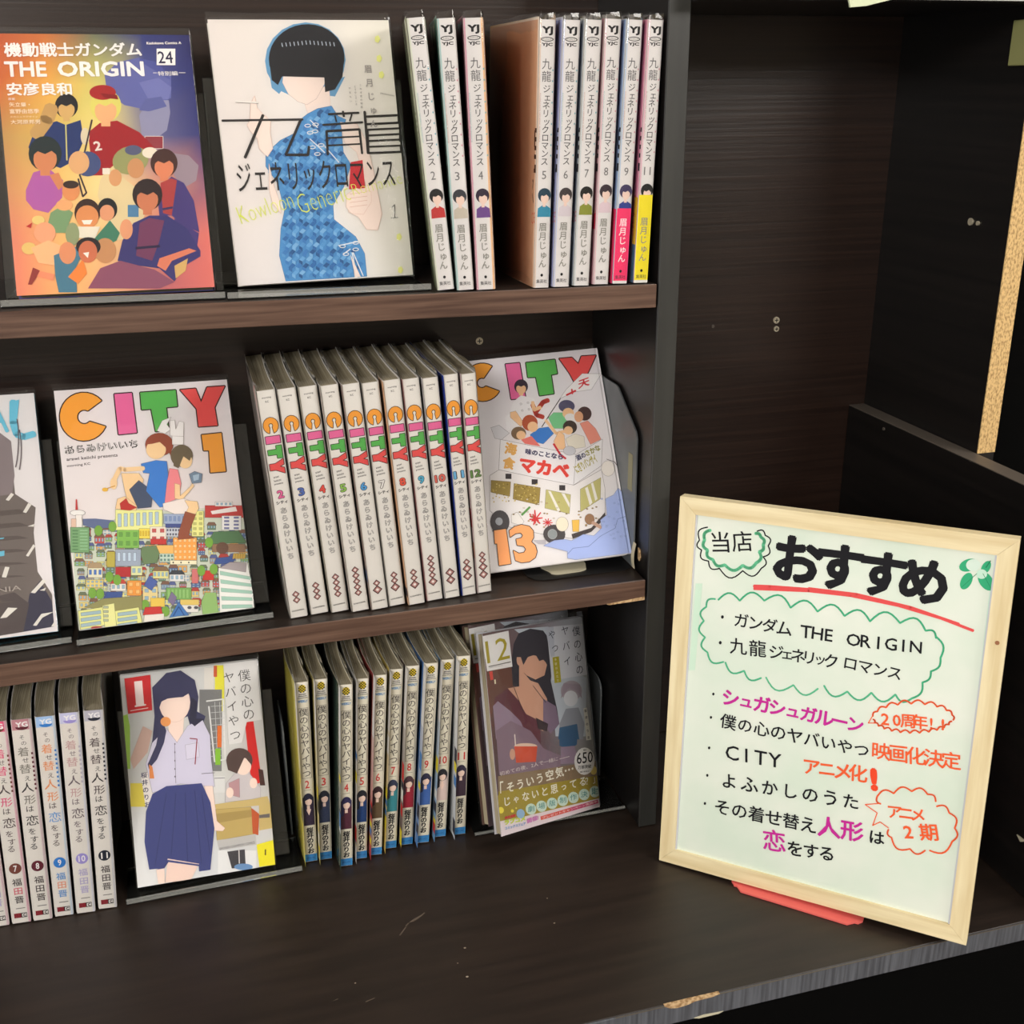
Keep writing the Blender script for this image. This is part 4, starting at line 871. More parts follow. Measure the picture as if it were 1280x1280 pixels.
    p.ell(728, 450, 44, 44, (112, 98, 76), o=ol, w=.3); p.ell(742, 470, 28, 30, sk); p.poly([(700, 440), (740, 410), (768, 450), (760, 470), (735, 452), (715, 500), (695, 490)], (112, 98, 76)); p.rect(690, 370, 735, 405, (236, 232, 230), o=ol, w=.3); p.poly([(682, 370), (682, 310), (700, 308), (704, 345), (718, 312), (736, 316), (735, 372)], (236, 232, 230), o=ol, w=.3)
    p.poly([(758, 523), (780, 512), (810, 522), (806, 556), (770, 560)], (120, 140, 160), o=ol, w=.4); p.poly([(772, 528), (798, 522), (796, 545), (776, 550)], (170, 190, 206))
    p.poly([(652, 640), (735, 620), (790, 640), (776, 680), (700, 682), (655, 664)], (232, 222, 216), o=ol, w=.3); p.poly([(740, 628), (790, 632), (796, 660), (778, 690), (742, 682), (756, 655)], sk, o=ol, w=.3)
    p.poly([(742, 672), (784, 684), (762, 740), (756, 765), (778, 778), (712, 784), (716, 755)], (150, 84, 62), o=ol, w=.35)
    return p

def cover_van():
    k = .1641
    p = cover_print(128, 182, [(599.5, 720.5), (784.2, 692.5), (743.5, 437), (560, 456.5)]).view(590, 440, k)
    p.grid([[(226, 222, 226)]*2, [(230, 226, 226)]*2]); O = (50, 34, 36); ol = (80, 66, 66); sk = (236, 194, 150)
    p.poly(arcpts(55, 250, 145, 28, 300, 22)+arcpts(50, 255, 40, 290, 40, 10), CO, o=O, w=1.8)
    p.poly([(232, 110), (340, 99), (386, 368), (276, 380)], CI, o=O, w=1.8); p.poly([(390, 98), (612, 72), (630, 180), (582, 190), (603, 334), (494, 350), (466, 208), (404, 210)], CT, o=O, w=1.8)
    p.poly([(645, 65), (742, 56), (792, 106), (815, 46), (926, 38), (870, 160), (830, 230), (765, 255), (722, 175)], CY, o=O, w=1.8)
    p.line([(660, 360), (580, 480), (510, 590)], .8, ol); p.poly([(650, 370), (700, 300), (820, 180), (965, 180), (890, 300), (760, 320)], (236, 234, 234), o=ol, w=.4)
    p.put('天', p.P((790, 300)), (p.P((880, 290))[0]-p.P((790, 300))[0], 2.5), (1.0, 7.5), (206, 52, 60), .03); p.line([(700, 345), (770, 310)], 1.6, (206, 52, 60)); p.line([(740, 300), (745, 335)], 1.4, (206, 52, 60))
    fig(p, 352, 285, 52, (60, 50, 62), sk, (232, 230, 232), [(240, 620), (230, 520), (268, 480), (290, 400), (350, 350), (450, 370), (490, 470), (520, 540), (430, 560), (330, 600)])
    p.poly([(268, 480), (310, 470), (370, 560), (350, 590), (270, 520)], sk, o=ol, w=.3)
    for x, y in ((350, 415), (405, 405), (360, 465), (412, 455)): p.ell(x, y, 8, 8, (214, 212, 214), o=ol, w=.25, n=8)
    p.poly([(560, 520), (600, 480), (680, 480), (700, 540), (680, 600), (600, 600)], (120, 196, 140), o=ol, w=.3); p.ell(700, 430, 62, 48, (88, 84, 112)); p.ell(712, 485, 44, 42, sk); p.ell(725, 515, 40, 30, (230, 228, 228)); p.line([(540, 540), (620, 640), (690, 620)], 2.6, sk)
    p.poly([(800, 560), (860, 540), (920, 600), (960, 680), (880, 720), (840, 640)], (226, 148, 130), o=ol, w=.3); p.ell(836, 486, 54, 54, (74, 52, 50)); p.ell(792, 510, 34, 42, (222, 168, 130))
    p.line([(470, 470), (520, 400), (560, 385)], 4, (176, 60, 50)); p.line([(440, 420), (470, 500), (520, 515)], 4, (176, 60, 50)); p.line([(440, 400), (450, 460), (500, 440)], 3, sk)
    p.poly([(420, 650), (490, 600), (560, 590), (600, 640), (520, 720), (440, 700)], (56, 124, 200), o=ol, w=.3); p.ell(418, 560, 60, 62, (178, 84, 52)); p.ell(440, 590, 40, 40, sk); p.ell(332, 640, 58, 50, (122, 98, 74)); p.ell(350, 655, 36, 34, sk); p.poly([(350, 690), (430, 660), (500, 740), (380, 720)], (226, 120, 110))
    p.poly([(690, 680), (760, 640), (830, 660), (840, 740), (720, 760)], (226, 220, 206), o=ol, w=.3); p.ell(724, 590, 54, 52, (62, 50, 44)); p.ell(712, 615, 34, 32, sk); p.poly([(600, 700), (640, 620), (680, 650), (690, 760), (620, 760)], sk, o=ol, w=.3)
    # sign board on the van's roof
    p.poly([(120, 600), (180, 580), (260, 640), (200, 690), (150, 680)], (214, 212, 216), o=ol, w=.4)
    p.poly([(192, 690), (480, 745), (770, 800), (752, 1030), (480, 980), (180, 920)], (234, 232, 234), o=ol, w=.5); p.poly([(770, 800), (970, 680), (960, 880), (750, 1030)], (230, 228, 230), o=ol, w=.5)
    p.ell(720, 770, 46, 34, (200, 200, 206), o=ol, w=.4); p.line([(600, 720), (650, 800), (690, 830)], 1.8, (200, 40, 56))
    p.vert('海食', (272, 760), (256, 870), 92, (222, 172, 96), .05); p.text('味のことなら', (380, 800), (668, 842), 46, (58, 54, 92), .05)
    p.text('マカベ', (330, 935), (712, 985), 118, (222, 66, 56), .06); p.text('酒の', (780, 850), (850, 815), 44, (70, 70, 100), .05); p.text('さかな', (850, 812), (960, 760), 46, (150, 146, 80), .05); p.text('にぎりバンザイ', (780, 945), (940, 850), 70, (176, 166, 84), .04)
    p.view(590, 570, k)
    p.poly([(110, 175), (180, 130), (480, 190), (752, 240), (960, 120), (985, 260), (985, 440), (900, 560), (730, 640), (500, 610), (250, 560), (110, 440)], (232, 228, 228), o=ol, w=.5)
    for x in (230, 430, 640): p.rect(x, 158+(x-230)*.2, x+46, 198+(x-230)*.2, (54, 48, 52))
    g1, g2 = (160, 138, 70), (190, 184, 120)
    p.poly([(120, 210), (270, 220), (262, 330), (118, 300)], g1, o=ol, w=.4); p.poly([(296, 232), (496, 262), (486, 392), (288, 350)], g1, o=ol, w=.4)
    rr = random.Random(2)
    for i in range(70):
        x = rr.uniform(126, 480); y = rr.uniform(235, 375)
        if not 260 < x < 298: p.ell(x, y, 6, 6, rr.choice([(196, 172, 92), (128, 108, 50), (214, 196, 126)]), n=6)
    p.poly([(540, 276), (725, 312), (715, 455), (530, 415)], g2, o=ol, w=.4); p.poly([(555, 285), (575, 288), (650, 440), (625, 436)], WH); p.poly([(655, 300), (680, 304), (720, 380), (716, 410)], WH)
    p.poly([(800, 270), (955, 180), (950, 340), (800, 440)], g2, o=ol, w=.4); p.poly([(835, 260), (855, 250), (890, 370), (870, 390)], WH); p.poly([(880, 225), (897, 216), (930, 340), (912, 356)], WH)
    for i in range(26): a = i*.9; p.line([(460, 500), (460+math.cos(a)*rr.uniform(20, 62), 490+math.sin(a)*rr.uniform(25, 68))], 1.1, (206, 56, 60))
    for i in range(10): a = i*.7; p.line([(550, 525), (550+36*math.cos(a), 525+30*math.sin(a))], .8, (206, 56, 60))
    p.line([(355, 470), (415, 410)], 1.8, (94, 150, 80)); p.poly([(275, 470), (320, 450), (370, 520), (350, 550), (275, 530)], (232, 228, 224), o=ol, w=.35)
    for i in range(36): x = rr.uniform(270, 980); y = rr.uniform(330, 560); p.ell(x, y, 8, 5, rr.choice([(190, 160, 110), (214, 206, 190), (150, 130, 90)]), n=7, o=ol, w=.2)
    p.poly([(880, 560), (985, 440), (990, 480), (880, 590), (740, 645), (730, 610)], (70, 62, 62))
    p.ell(186, 525, 74, 88, (76, 72, 76)); p.ell(180, 525, 30, 34, (176, 178, 182)); p.poly([(130, 500), (236, 500), (240, 600), (130, 600)], (76, 72, 76)); p.ell(180, 522, 28, 30, (170, 172, 178), o=BK, w=.3)
    p.ell(600, 612, 84, 72, (78, 72, 74)); p.ell(586, 612, 34, 36, (150, 156, 158), o=(210, 210, 210), w=.4); p.ell(660, 536, 46, 54, (236, 226, 206), o=ol, w=.35)
    p.poly([(735, 505), (790, 500), (786, 590), (740, 590)], (232, 190, 90), o=ol, w=.3); p.ell(868, 495, 36, 40, (156, 120, 90), o=ol, w=.3); p.line([(890, 520), (960, 560)], 3, (196, 160, 140)); p.ell(1010, 110, 50, 58, (234, 228, 222), o=ol, w=.35)
    p.line([(1000, 40), (1060, 60), (1080, 90)], .5, ol)
    bl = (172, 188, 232); cloud = [(520, 700), (600, 660), (680, 650), (730, 660), (820, 610), (900, 620), (960, 560), (950, 500), (1000, 460), (990, 340), (1050, 310), (1085, 260), (1130, 300), (1190, 740), (760, 800), (700, 790), (700, 740), (620, 720)]
    p.poly(cloud, bl, o=(120, 128, 170), w=.5); p.line([(700, 760), (740, 716), (860, 700), (950, 620), (1060, 560), (1080, 490), (1140, 470)], .4, (120, 130, 176))
    for i in range(22): x = rr.uniform(960, 1150); y = rr.uniform(330, 640); p.ell(x, y, 8, 5, bl, n=7, o=(96, 106, 150), w=.25)
    p.poly([(440, 660), (530, 655), (540, 690), (480, 690)], (190, 186, 192))
    p.poly([(142, 592), (232, 578), (270, 840), (180, 856), (164, 690), (148, 692)], (244, 172, 112), o=O, w=1.2)
    p.poly([(258, 590), (300, 560), (350, 545), (410, 556), (440, 590), (442, 640), (424, 672), (455, 700), (468, 745), (455, 790), (410, 822), (350, 830), (305, 815), (288, 740), (330, 762), (370, 755), (385, 730), (368, 706), (318, 700), (310, 655), (350, 645), (362, 625), (345, 605), (305, 612), (264, 640)], (244, 172, 112), o=O, w=1.2)
    p.vert('morning KC', (22, -270), (30, -120), 16, (100, 96, 96), 0)
    return p

def cover_white_teal():
    p = cover_print(128, 182, [(-145, 818), (75, 785), (40.6, 494), (-176, 501)]).view(0, 470, .28125)
    p.grid([[(222, 220, 218), (222, 218, 218)], [(224, 220, 218), (226, 220, 222)]]); s_ = (112, 102, 98); d = (72, 64, 72); tl = (110, 190, 214)
    p.poly([(-600, 300), (-200, 200), (0, 235), (48, 290), (70, 420), (82, 520), (165, 580), (160, 690), (180, 860), (240, 960), (248, 1080), (100, 1130), (-620, 1240)], s_)
    p.poly([(0, 240), (60, 290), (78, 440), (70, 520), (0, 530)], (134, 122, 124)); p.poly([(150, 960), (190, 900), (240, 990), (252, 1100), (130, 1125)], (58, 56, 76)); p.poly([(-100, 1000), (90, 950), (150, 1000), (130, 1125), (-100, 1170)], (84, 74, 74))
    for i in range(9): y = 600+i*55; p.poly([(-60, y), (100, y-14+i*3), (140, y+4), (20, y+16)], (92, 82, 78))
    for q in ([(45, 545), (66, 515), (78, 522), (58, 550)], [(115, 600), (135, 560), (148, 568), (128, 604)], [(132, 790), (160, 740), (168, 748), (142, 794)], [(155, 952), (200, 895), (216, 900), (172, 955)], [(38, 884), (50, 838), (68, 840), (56, 886)],
              [(36, 1066), (66, 1018), (104, 1020), (62, 1062)], [(168, 1096), (200, 1045), (248, 1036), (204, 1062), (182, 1098)], [(190, 942), (215, 930), (210, 944)], [(240, 1100), (252, 1078), (254, 1100)], [(0, 365), (14, 345), (0, 352)], [(135, 662), (162, 652), (160, 664)]): p.poly(q, (226, 222, 214))
    p.poly([(0, 775), (46, 768), (46, 790), (0, 798)], tl); p.poly([(-40, 718), (44, 710), (40, 716), (-40, 724)], tl)
    p.line([(64, 120), (66, 210), (82, 262), (110, 274), (150, 262)], 5.0, tl); p.poly([(68, 118), (88, 112), (82, 200), (70, 205)], tl); p.line([(-30, 230), (0, 150), (44, 248)], 2.6, tl); p.line([(-20, 205), (30, 205)], 2, tl)
    p.arc(72, 300, 18, 120, -60, 60, .7, (96, 84, 90)); p.arc(60, 340, 42, 150, -40, 30, .7, (96, 84, 90)); p.text('ANIA', (-20, 960), (118, 940), 22, (176, 166, 158))
    return p

def cover_school():
    p = cover_print(112, 176, [(170.7, 1111), (346, 1080.6), (322, 826), (149.3, 844.5)]).view(0, 800, .296875)
    p.grid([[(206, 208, 206), (214, 214, 212), (204, 204, 204)], [(196, 196, 194), (218, 218, 214), (200, 198, 194)], [(230, 230, 230), (222, 224, 226), (214, 214, 216)]]); BKL = (64, 60, 76); ol = (110, 104, 116)
    p.poly([(505, 320), (535, 310), (545, 360), (545, 540), (530, 540)], (156, 196, 80)); p.rect(905, 110, 945, 300, (232, 226, 70)); p.rect(840, 210, 935, 550, (128, 128, 128)); p.rect(860, 120, 900, 208, (226, 222, 216))
    p.line([(870, 258), (940, 250), (950, 500), (905, 510), (880, 280)], 1.2, (228, 228, 226))
    for y in range(280, 500, 26): p.line([(888, y), (946, y-4)], .4, (206, 206, 206))
    for x in (905, 925): p.line([(x, 262), (x+12, 500)], .4, (206, 206, 206))
    p.rect(916, 360, 934, 450, (226, 116, 50)); p.rect(908, 455, 930, 524, (140, 196, 60)); p.rect(900, 112, 914, 158, (210, 96, 60))
    p.rect(545, 600, 640, 700, (216, 200, 80)); p.poly([(590, 560), (625, 552), (650, 690), (610, 702)], (232, 226, 222)); p.vert('桜井のりお', (604, 566), (618, 690), 26, (60, 64, 96), .02)
    p.poly([(1032, 346), (1068, 342), (1106, 596), (1062, 612)], (212, 36, 34)); p.poly([(1090, 540), (1110, 545), (1120, 610), (1098, 610)], (72, 44, 40))
    p.rect(900, 570, 950, 640, (222, 222, 220)); p.line([(905, 580), (948, 578)], .5, ol)
    # desk, far figure with a book
    p.poly([(905, 690), (1130, 655), (1142, 690), (912, 712)], (206, 184, 122)); p.poly([(908, 712), (1060, 700), (1075, 815), (916, 842)], (196, 172, 106), o=(140, 120, 76), w=.4); p.poly([(910, 730), (1062, 712), (1064, 742), (912, 770)], (176, 152, 90)); p.poly([(1062, 705), (1095, 730), (1092, 820), (1068, 812)], (196, 92, 50)); p.poly([(1094, 690), (1142, 690), (1152, 790), (1096, 800)], (206, 184, 120)); p.poly([(1095, 735), (1140, 728), (1140, 745), (1096, 748)], (110, 104, 104))
    p.poly([(915, 842), (1080, 818), (1085, 860), (925, 885)], (196, 194, 192)); p.text('SHONEN CHAMPION COMICS', (928, 884), (1078, 856), 11, (130, 128, 130), .03)
    p.rect(920, 885, 1085, 1000, (232, 232, 232)); p.poly([(960, 890), (1035, 880), (1040, 960), (980, 962)], (66, 64, 70)); p.line([(1010, 885), (1012, 940)], .8, (232, 228, 226)); p.ell(1030, 955, 40, 14, (110, 150, 196)); p.poly([(1085, 860), (1155, 840), (1166, 945), (1098, 955)], (236, 226, 40)); p.rect(1120, 880, 1126, 905, (90, 80, 30))
    p.poly([(950, 680), (955, 600), (990, 560), (1050, 555), (1100, 620), (1100, 660), (1060, 668)], (206, 200, 202), o=ol, w=.3); p.ell(1010, 505, 56, 52, (86, 66, 62)); p.ell(1026, 530, 34, 36, (244, 222, 208)); p.poly([(955, 510), (990, 460), (1050, 470), (1062, 525), (1032, 490), (1000, 560), (962, 545)], (86, 66, 62)); p.poly([(965, 600), (1010, 580), (1012, 660), (975, 650)], (190, 150, 154), o=ol, w=.3); p.ell(1070, 600, 16, 22, (244, 222, 208)); p.ell(970, 640, 16, 22, (244, 222, 208))
    # large generic figure in shirt and skirt
    hr = (62, 62, 96); sk = (244, 222, 210)
    p.poly([(640, 200), (700, 140), (760, 130), (820, 170), (836, 240), (830, 300), (866, 320), (855, 350), (800, 356), (790, 320), (700, 360), (690, 330), (668, 420), (640, 500), (612, 530), (640, 420), (650, 320)], hr)
    p.poly([(705, 340), (775, 330), (770, 400), (740, 440), (712, 390)], sk)
    p.poly([(700, 370), (640, 430), (612, 520), (640, 640), (760, 602), (848, 610), (905, 614), (890, 500), (885, 400), (850, 330), (790, 360), (745, 430)], (212, 208, 226), o=ol, w=.35)
    p.poly([(640, 380), (600, 360), (545, 500), (560, 540), (620, 470)], (202, 172, 160)); p.ell(735, 262, 66, 82, sk, o=(190, 150, 140), w=.25)
    p.poly([(652, 290), (650, 210), (700, 150), (770, 148), (826, 200), (830, 290), (806, 250), (800, 222), (770, 240), (740, 242), (706, 246), (680, 258), (668, 290)], hr); p.poly([(648, 280), (664, 290), (700, 380), (690, 430), (660, 500), (625, 540), (620, 520), (656, 440), (668, 380)], hr); p.poly([(806, 240), (830, 260), (826, 330), (862, 330), (820, 362), (796, 340)], (46, 46, 70))
    p.ell(697, 342, 22, 20, (232, 160, 96)); p.line([(735, 440), (740, 600)], .35, ol)
    for y in (435, 470, 505, 540, 572): p.ell(736, y, 3, 4, ol, n=6)
    p.poly([(780, 440), (835, 430), (840, 490), (786, 500)], (218, 214, 230), o=ol, w=.3); p.line([(800, 412), (830, 415), (822, 520)], .8, (150, 40, 60)); p.poly([(626, 520), (640, 530), (648, 580), (628, 580)], (222, 140, 80))
    p.line([(850, 560), (905, 556)], .5, ol); p.poly([(862, 612), (896, 612), (915, 760), (950, 790), (940, 802), (905, 800), (890, 730)], sk, o=(200, 160, 150), w=.3)
    sk2 = (64, 72, 132); p.poly([(640, 645), (700, 612), (850, 600), (888, 680), (905, 790), (888, 968), (840, 975), (838, 950), (705, 920), (690, 960), (625, 968), (605, 850), (612, 720)], sk2)
    for a, b in (((700, 640), (650, 950)), ((740, 640), (720, 900)), ((780, 640), (790, 930)), ((820, 630), (850, 940)), ((850, 640), (886, 900))): p.line([a, b], .5, (48, 54, 108))
    p.poly([(655, 968), (690, 960), (692, 1025), (664, 1030)], sk); p.poly([(705, 920), (840, 942), (805, 1010), (694, 1024)], (240, 214, 202)); p.poly([(655, 968), (690, 962), (700, 925), (840, 945), (838, 952), (708, 935)], sk2)
    p.poly([(522, 162), (632, 147), (640, 294), (538, 309)], (206, 46, 50)); p.otext('1', (572, 276), (606, 272), 102, (240, 226, 222), (200, 60, 60), .01, .0); p.line([(568, 277), (612, 271)], 1.3, (240, 226, 222)); p.line([(548, 296), (622, 284)], .6, (240, 226, 222))
    p.poly([(940, 102), (1080, 88), (1102, 335), (1040, 345), (1020, 430), (965, 438)], (224, 222, 220)); p.vert('僕の心の', (1028, 152), (1048, 312), 52, (70, 66, 66), -.004); p.vert('ヤバイやつ', (964, 160), (992, 398), 48, (70, 66, 66), -.004)
    return p

def cover_night(back=False):
    q = [(623, 1047.4), (750, 1006.4), (724, 772), (603.7, 791.6)]
    p = cover_print(112, 176, q).view(590, 760, 1/6.4)
    p.grid([[(96, 72, 72), (120, 104, 110), (196, 202, 212)], [(92, 60, 54), (112, 84, 84), (176, 180, 186)], [(84, 62, 66), (104, 84, 92), (150, 150, 150)], [(90, 70, 80), (110, 92, 96), (150, 146, 140)]])
    sk = (206, 160, 136); hr = (50, 46, 56)
    p.poly([(90, 480), (310, 450), (330, 600), (200, 680), (120, 900)], (104, 66, 56)); p.poly([(335, 170), (600, 150), (620, 560), (660, 1000), (900, 1000), (900, 540), (620, 380)], (190, 198, 208))
    p.poly([(320, 600), (310, 420), (330, 280), (370, 200), (460, 165), (560, 180), (620, 260), (640, 420), (620, 560), (670, 780), (690, 900), (640, 960), (560, 760), (480, 600), (400, 620)], hr)
    p.poly([(280, 620), (400, 600), (390, 480), (460, 560), (520, 580), (590, 700), (600, 800), (560, 960), (470, 900), (400, 780), (300, 700)], sk); p.poly([(372, 420), (400, 350), (560, 380), (590, 440), (570, 520), (500, 552), (430, 520), (410, 500), (400, 600), (370, 610)], sk)
    p.ell(372, 400, 20, 44, sk); p.poly([(352, 380), (350, 280), (430, 200), (540, 200), (610, 300), (625, 470), (590, 430), (560, 400), (530, 410), (500, 360), (440, 380), (405, 440), (385, 380)], hr)
    p.poly([(180, 690), (280, 620), (370, 720), (420, 820), (500, 860), (540, 960), (540, 1100), (200, 1100), (165, 760)], (98, 50, 62)); p.poly([(160, 760), (200, 720), (300, 800), (380, 880), (440, 1024), (180, 1024)], (148, 128, 148)); p.poly([(560, 700), (660, 760), (690, 900), (620, 980), (560, 900)], (132, 112, 134)); p.line([(330, 615), (400, 800)], .6, BK); p.line([(480, 600), (580, 730)], .6, BK); p.poly([(500, 850), (600, 900), (590, 960), (520, 940)], (50, 34, 42))
    # far grey figure
    p.poly([(690, 900), (740, 780), (840, 770), (890, 900), (880, 1024), (690, 1024)], (150, 154, 164)); p.ell(782, 640, 84, 80, (170, 160, 168)); p.ell(778, 700, 56, 62, (214, 216, 222)); p.poly([(700, 700), (720, 580), (850, 590), (866, 700), (820, 640), (760, 620)], (160, 146, 158)); p.poly([(690, 930), (830, 900), (850, 1024), (680, 1024)], (62, 100, 136))
    p.poly([(640, 150), (868, 130), (905, 515), (628, 560), (590, 200)], (212, 214, 222)); p.poly([(575, 158), (640, 150), (650, 370), (620, 380)], (190, 194, 206))
    p.vert('僕の心の', (815, 185), (845, 475), 78, (52, 54, 70), .0); p.vert('ヤバイ', (728, 180), (748, 410), 76, (52, 54, 70), .0); p.vert('やつ', (628, 210), (652, 312), 70, (52, 54, 70), .0); p.poly([(632, 382), (682, 374), (702, 572), (650, 580)], (178, 168, 40)); p.vert('今夜はふたり', (655, 400), (675, 560), 24, (226, 220, 180), .02)
    p.poly([(82, 222), (290, 180), (318, 452), (118, 488)], (230, 228, 228)); p.text('12', (122, 428), (300, 388), 170, (166, 152, 44), .0); p.line([(132, 452), (304, 416)], .8, (90, 86, 80)); p.line([(136, 462), (240, 442)], .3, (150, 146, 140))
    p.poly([(134, 492), (160, 486), (166, 552), (144, 558)], (214, 70, 60)); p.poly([(172, 552), (184, 550), (186, 584), (176, 586)], (236, 226, 196))
    p.view(590, 900, 1/6.4)
    p.poly([(180, 60), (300, -20), (460, 60), (560, 200), (700, 260), (700, 420), (200, 420)], (134, 112, 128)); p.poly([(690, 90), (740, 40), (835, 60), (830, 170), (770, 210), (690, 180)], (56, 96, 134)); p.ell(418, 185, 94, 26, (226, 200, 180)); p.poly([(325, 185), (512, 185), (500, 310), (340, 320)], (206, 82, 56)); p.line([(330, 90), (336, 180)], 1.2, (226, 214, 206)); p.ell(310, 250, 22, 46, (206, 160, 136))
    p.poly([(700, 190), (810, 180), (850, 320), (700, 330)], (150, 130, 150)); p.poly([(878, -120), (905, -124), (945, 130), (905, 136)], (226, 224, 214)); p.vert('桜井のりお', (895, -100), (922, 112), 26, (90, 86, 90), .02)
    if back: return p
    # printed paper band
    p.poly([(205, 545), (1020, 420), (940, 220), (985, 340), (1035, 690), (205, 950), (185, 600)], (160, 140, 46)); p.n += 1
    p.poly([(190, 430), (1000, 300), (1010, 470), (192, 620)], (140, 118, 92)) ; p.poly([(192, 560), (1010, 420), (1030, 690), (200, 900)], (164, 146, 50))
    p.poly([(196, 812), (420, 765), (1020, 610), (1035, 700), (205, 960)], (232, 220, 226)); p.poly([(535, 768), (1005, 622), (1012, 652), (540, 800)], (206, 76, 120)); p.poly([(535, 768), (780, 692), (784, 722), (540, 800)], (222, 96, 84)); p.text('プレゼントキャンペーン実施中', (552, 792), (1000, 648), 22, (244, 206, 206), .02)
    for i, ch in enumerate('劇場版制作決定!!'[:7]):
        x = 458+i*87; y = 706-i*25; p.ell(x, y, 44, 48, (206, 226, 214), n=16)
        p.text(ch, (x-26, y+28), (x+28, y+18), 52, (84, 150, 146), .01)
    p.text('!!', (956, 576), (982, 570), 52, (110, 160, 160), .03)
    w_ = (240, 236, 220); p.text('初めての夜、2人で一緒に', (205, 430), (680, 300), 36, (226, 214, 210), .0); p.line([(690, 288), (770, 266)], .5, (226, 214, 210))
    p.text('「', (205, 575), (232, 570), 100, w_, .01); p.chars('そういう空気', (290, 520), (690, 395), 92, w_, .02); p.chars('・・・', (740, 384), (795, 366), 60, w_, .06); p.chars('じゃないと思ってる', (258, 640), (880, 470), 84, w_, .02); p.chars('？」', (925, 465), (985, 448), 74, w_, .01)
    p.ell(208, 716, 24, 28, (238, 222, 80)); p.ell(302, 722, 13, 14, (238, 222, 80)); p.ell(334, 698, 7, 8, (238, 222, 80)); p.ell(966, 380, 26, 36, (228, 206, 110))
    p.text('読者感謝', (240, 795), (330, 770), 26, (206, 60, 60), .05); p.text('ラブコメ', (235, 845), (410, 805), 46, (196, 214, 60), .07); p.text('コミックスフェア', (240, 885), (412, 840), 26, (110, 160, 214), .04); p.ell(370, 745, 34, 40, (150, 186, 220)); p.text('開催!', (425, 830), (520, 795), 44, (206, 130, 190), .05)
    p.ell(890, 305, 82, 112, (236, 234, 232)); p.text('累計', (880, 222), (906, 218), 14, (60, 56, 56), .02); p.text('650', (828, 330), (958, 312), 92, (34, 32, 34), .01); p.text('万部突破', (838, 372), (945, 358), 30, (60, 56, 60), .02); p.text('電子版含む', (856, 400), (930, 390), 12, (90, 86, 86), .02)
    return p

FACE = [ # label, name, print, T, D, h, position, yaw, tilt, roll, cover, right colour
 ('face-out comic with a crowd of painted figures, number 24 in a white square, top shelf', cover_saga, .0088, .128, .182, (-.3871, .0241, .4997), -.5, -25.3, .3, (70, 66, 110)),
 ('white face-out comic, figure in blue patterned dress, bold black strokes, top shelf', cover_title9, .0088, .128, .182, (-.2418, .0460, .4966), 2.6, -13.4, -.3, (224, 220, 212)),
 ('face-out comic with colourful drawn town and orange number 1, middle shelf', cover_town, .0088, .128, .182, (-.3811, .0261, .2508), 4.0, -26.6, 1.3, (226, 220, 216)),
 ('face-out white comic with teal spine and grey slashed figure, cut by left edge', cover_white_teal, .0088, .128, .182, (-.5250, .0290, .2500), 4.0, -26.3, 1.5, (96, 178, 206)),
 ('face-out comic with drawn food van and orange 13, right end of middle shelf', cover_van, .0080, .1245, .182, (-.0689, .0334, .2542), -6.0, -30.2, -3.2, (226, 222, 220)),
 ('small face-out comic with figure in navy skirt and red number 1 square', cover_school, .0100, .112, .176, (-.3762, .0314, .0081), 2.3, -21.0, 2.1, (222, 220, 216)),
 ('small face-out comic with gold number 12 and olive paper band, standing askew in front', cover_night, .0100, .112, .176, (-.0777, .0140, .0138), 22.6, -19.0, 8.5, (206, 206, 214)),
]
for label, fn, T, Dp, h, pos, yaw, tilt, roll, rc in FACE:
    b = make_book(label, T, h, D=Dp, cov=rc, left=(224, 220, 216), cover=fn(), bend=0, wide=.0010)
    face_book(b, pos, yaw, tilt, roll, T, Dp, (zt(pos[0]) if pos[2] > .4 else zm(pos[0]) if pos[2] > .2 else .0014)+(.0014 if fn not in (cover_van, cover_night) else .0017 if fn is cover_van else .0010))
b = make_book('brown small comic standing half hidden behind the askew number 12 comic', .0100, .176, D=.112, cov=(96, 74, 66), left=(96, 74, 66), cover=cover_night(True), bend=0, wide=.0010)
face_book(b, (-.0845, .0300, .0120), 22.6, -20.0, 8.5, .010, .112, .0026)
# ------------------------------------------------------------------ clear display stands
def stand(label, x, y, z, yaw, tilt, yb, pw=.1435, ph=.145, depth=.075, lip=.0052):
    r = empty('display_stand'); tag(r, label, 'display stand', 'clear acrylic stands under the face-out comics')
    w2 = .0717
    MB().box(-w2, w2, 0, depth, 0, .0009, .0002).obj('base_plate', M['acrylic'], r)
    MB().box(-w2, w2, -.0002, .0016, .0010, lip, .0003).obj('front_lip', M['acryliclip'], r)
    if yb > depth-.003: MB().box(-.03, .03, depth+.0001, yb+.004, 0, .0009, .0002).obj('base_tongue', M['acrylic'], r)
    t = R(-tilt)
    def fn(p): return (p[0], yb+p[1]*math.cos(t)+p[2]*math.sin(t), .0024-p[1]*math.sin(t)+p[2]*math.cos(t))
    MB().box(-pw/2, pw/2, 0, .0018, 0, ph, .0004, fn).obj('back_plate', M['acrylic'], r)
    r.matrix_world = Matrix.Translation((x, y, z)) @ Matrix.Rotation(.0129 if z > .4 else -.0036 if z > .2 else 0, 4, 'Y') @ Matrix.Rotation(R(yaw), 4, 'Z')
stand('clear acrylic stand under the comic with a painted crowd, top shelf', -.3885, .0110, zt(-.389), -.5, -25.3, .0245)
stand('clear acrylic stand under the white comic with bold black strokes, top shelf', -.2440, .0085, zt(-.243), 1.5, -13.4, .0510)
stand('clear acrylic stand under the drawn town comic, middle shelf', -.3752, .0150, zm(-.376), 2.0, -26.6, .0270)
stand('clear acrylic stand under the teal-spined comic, cut by the left edge', -.5225, .0170, zm(-.523), 2.0, -26.3, .0270)
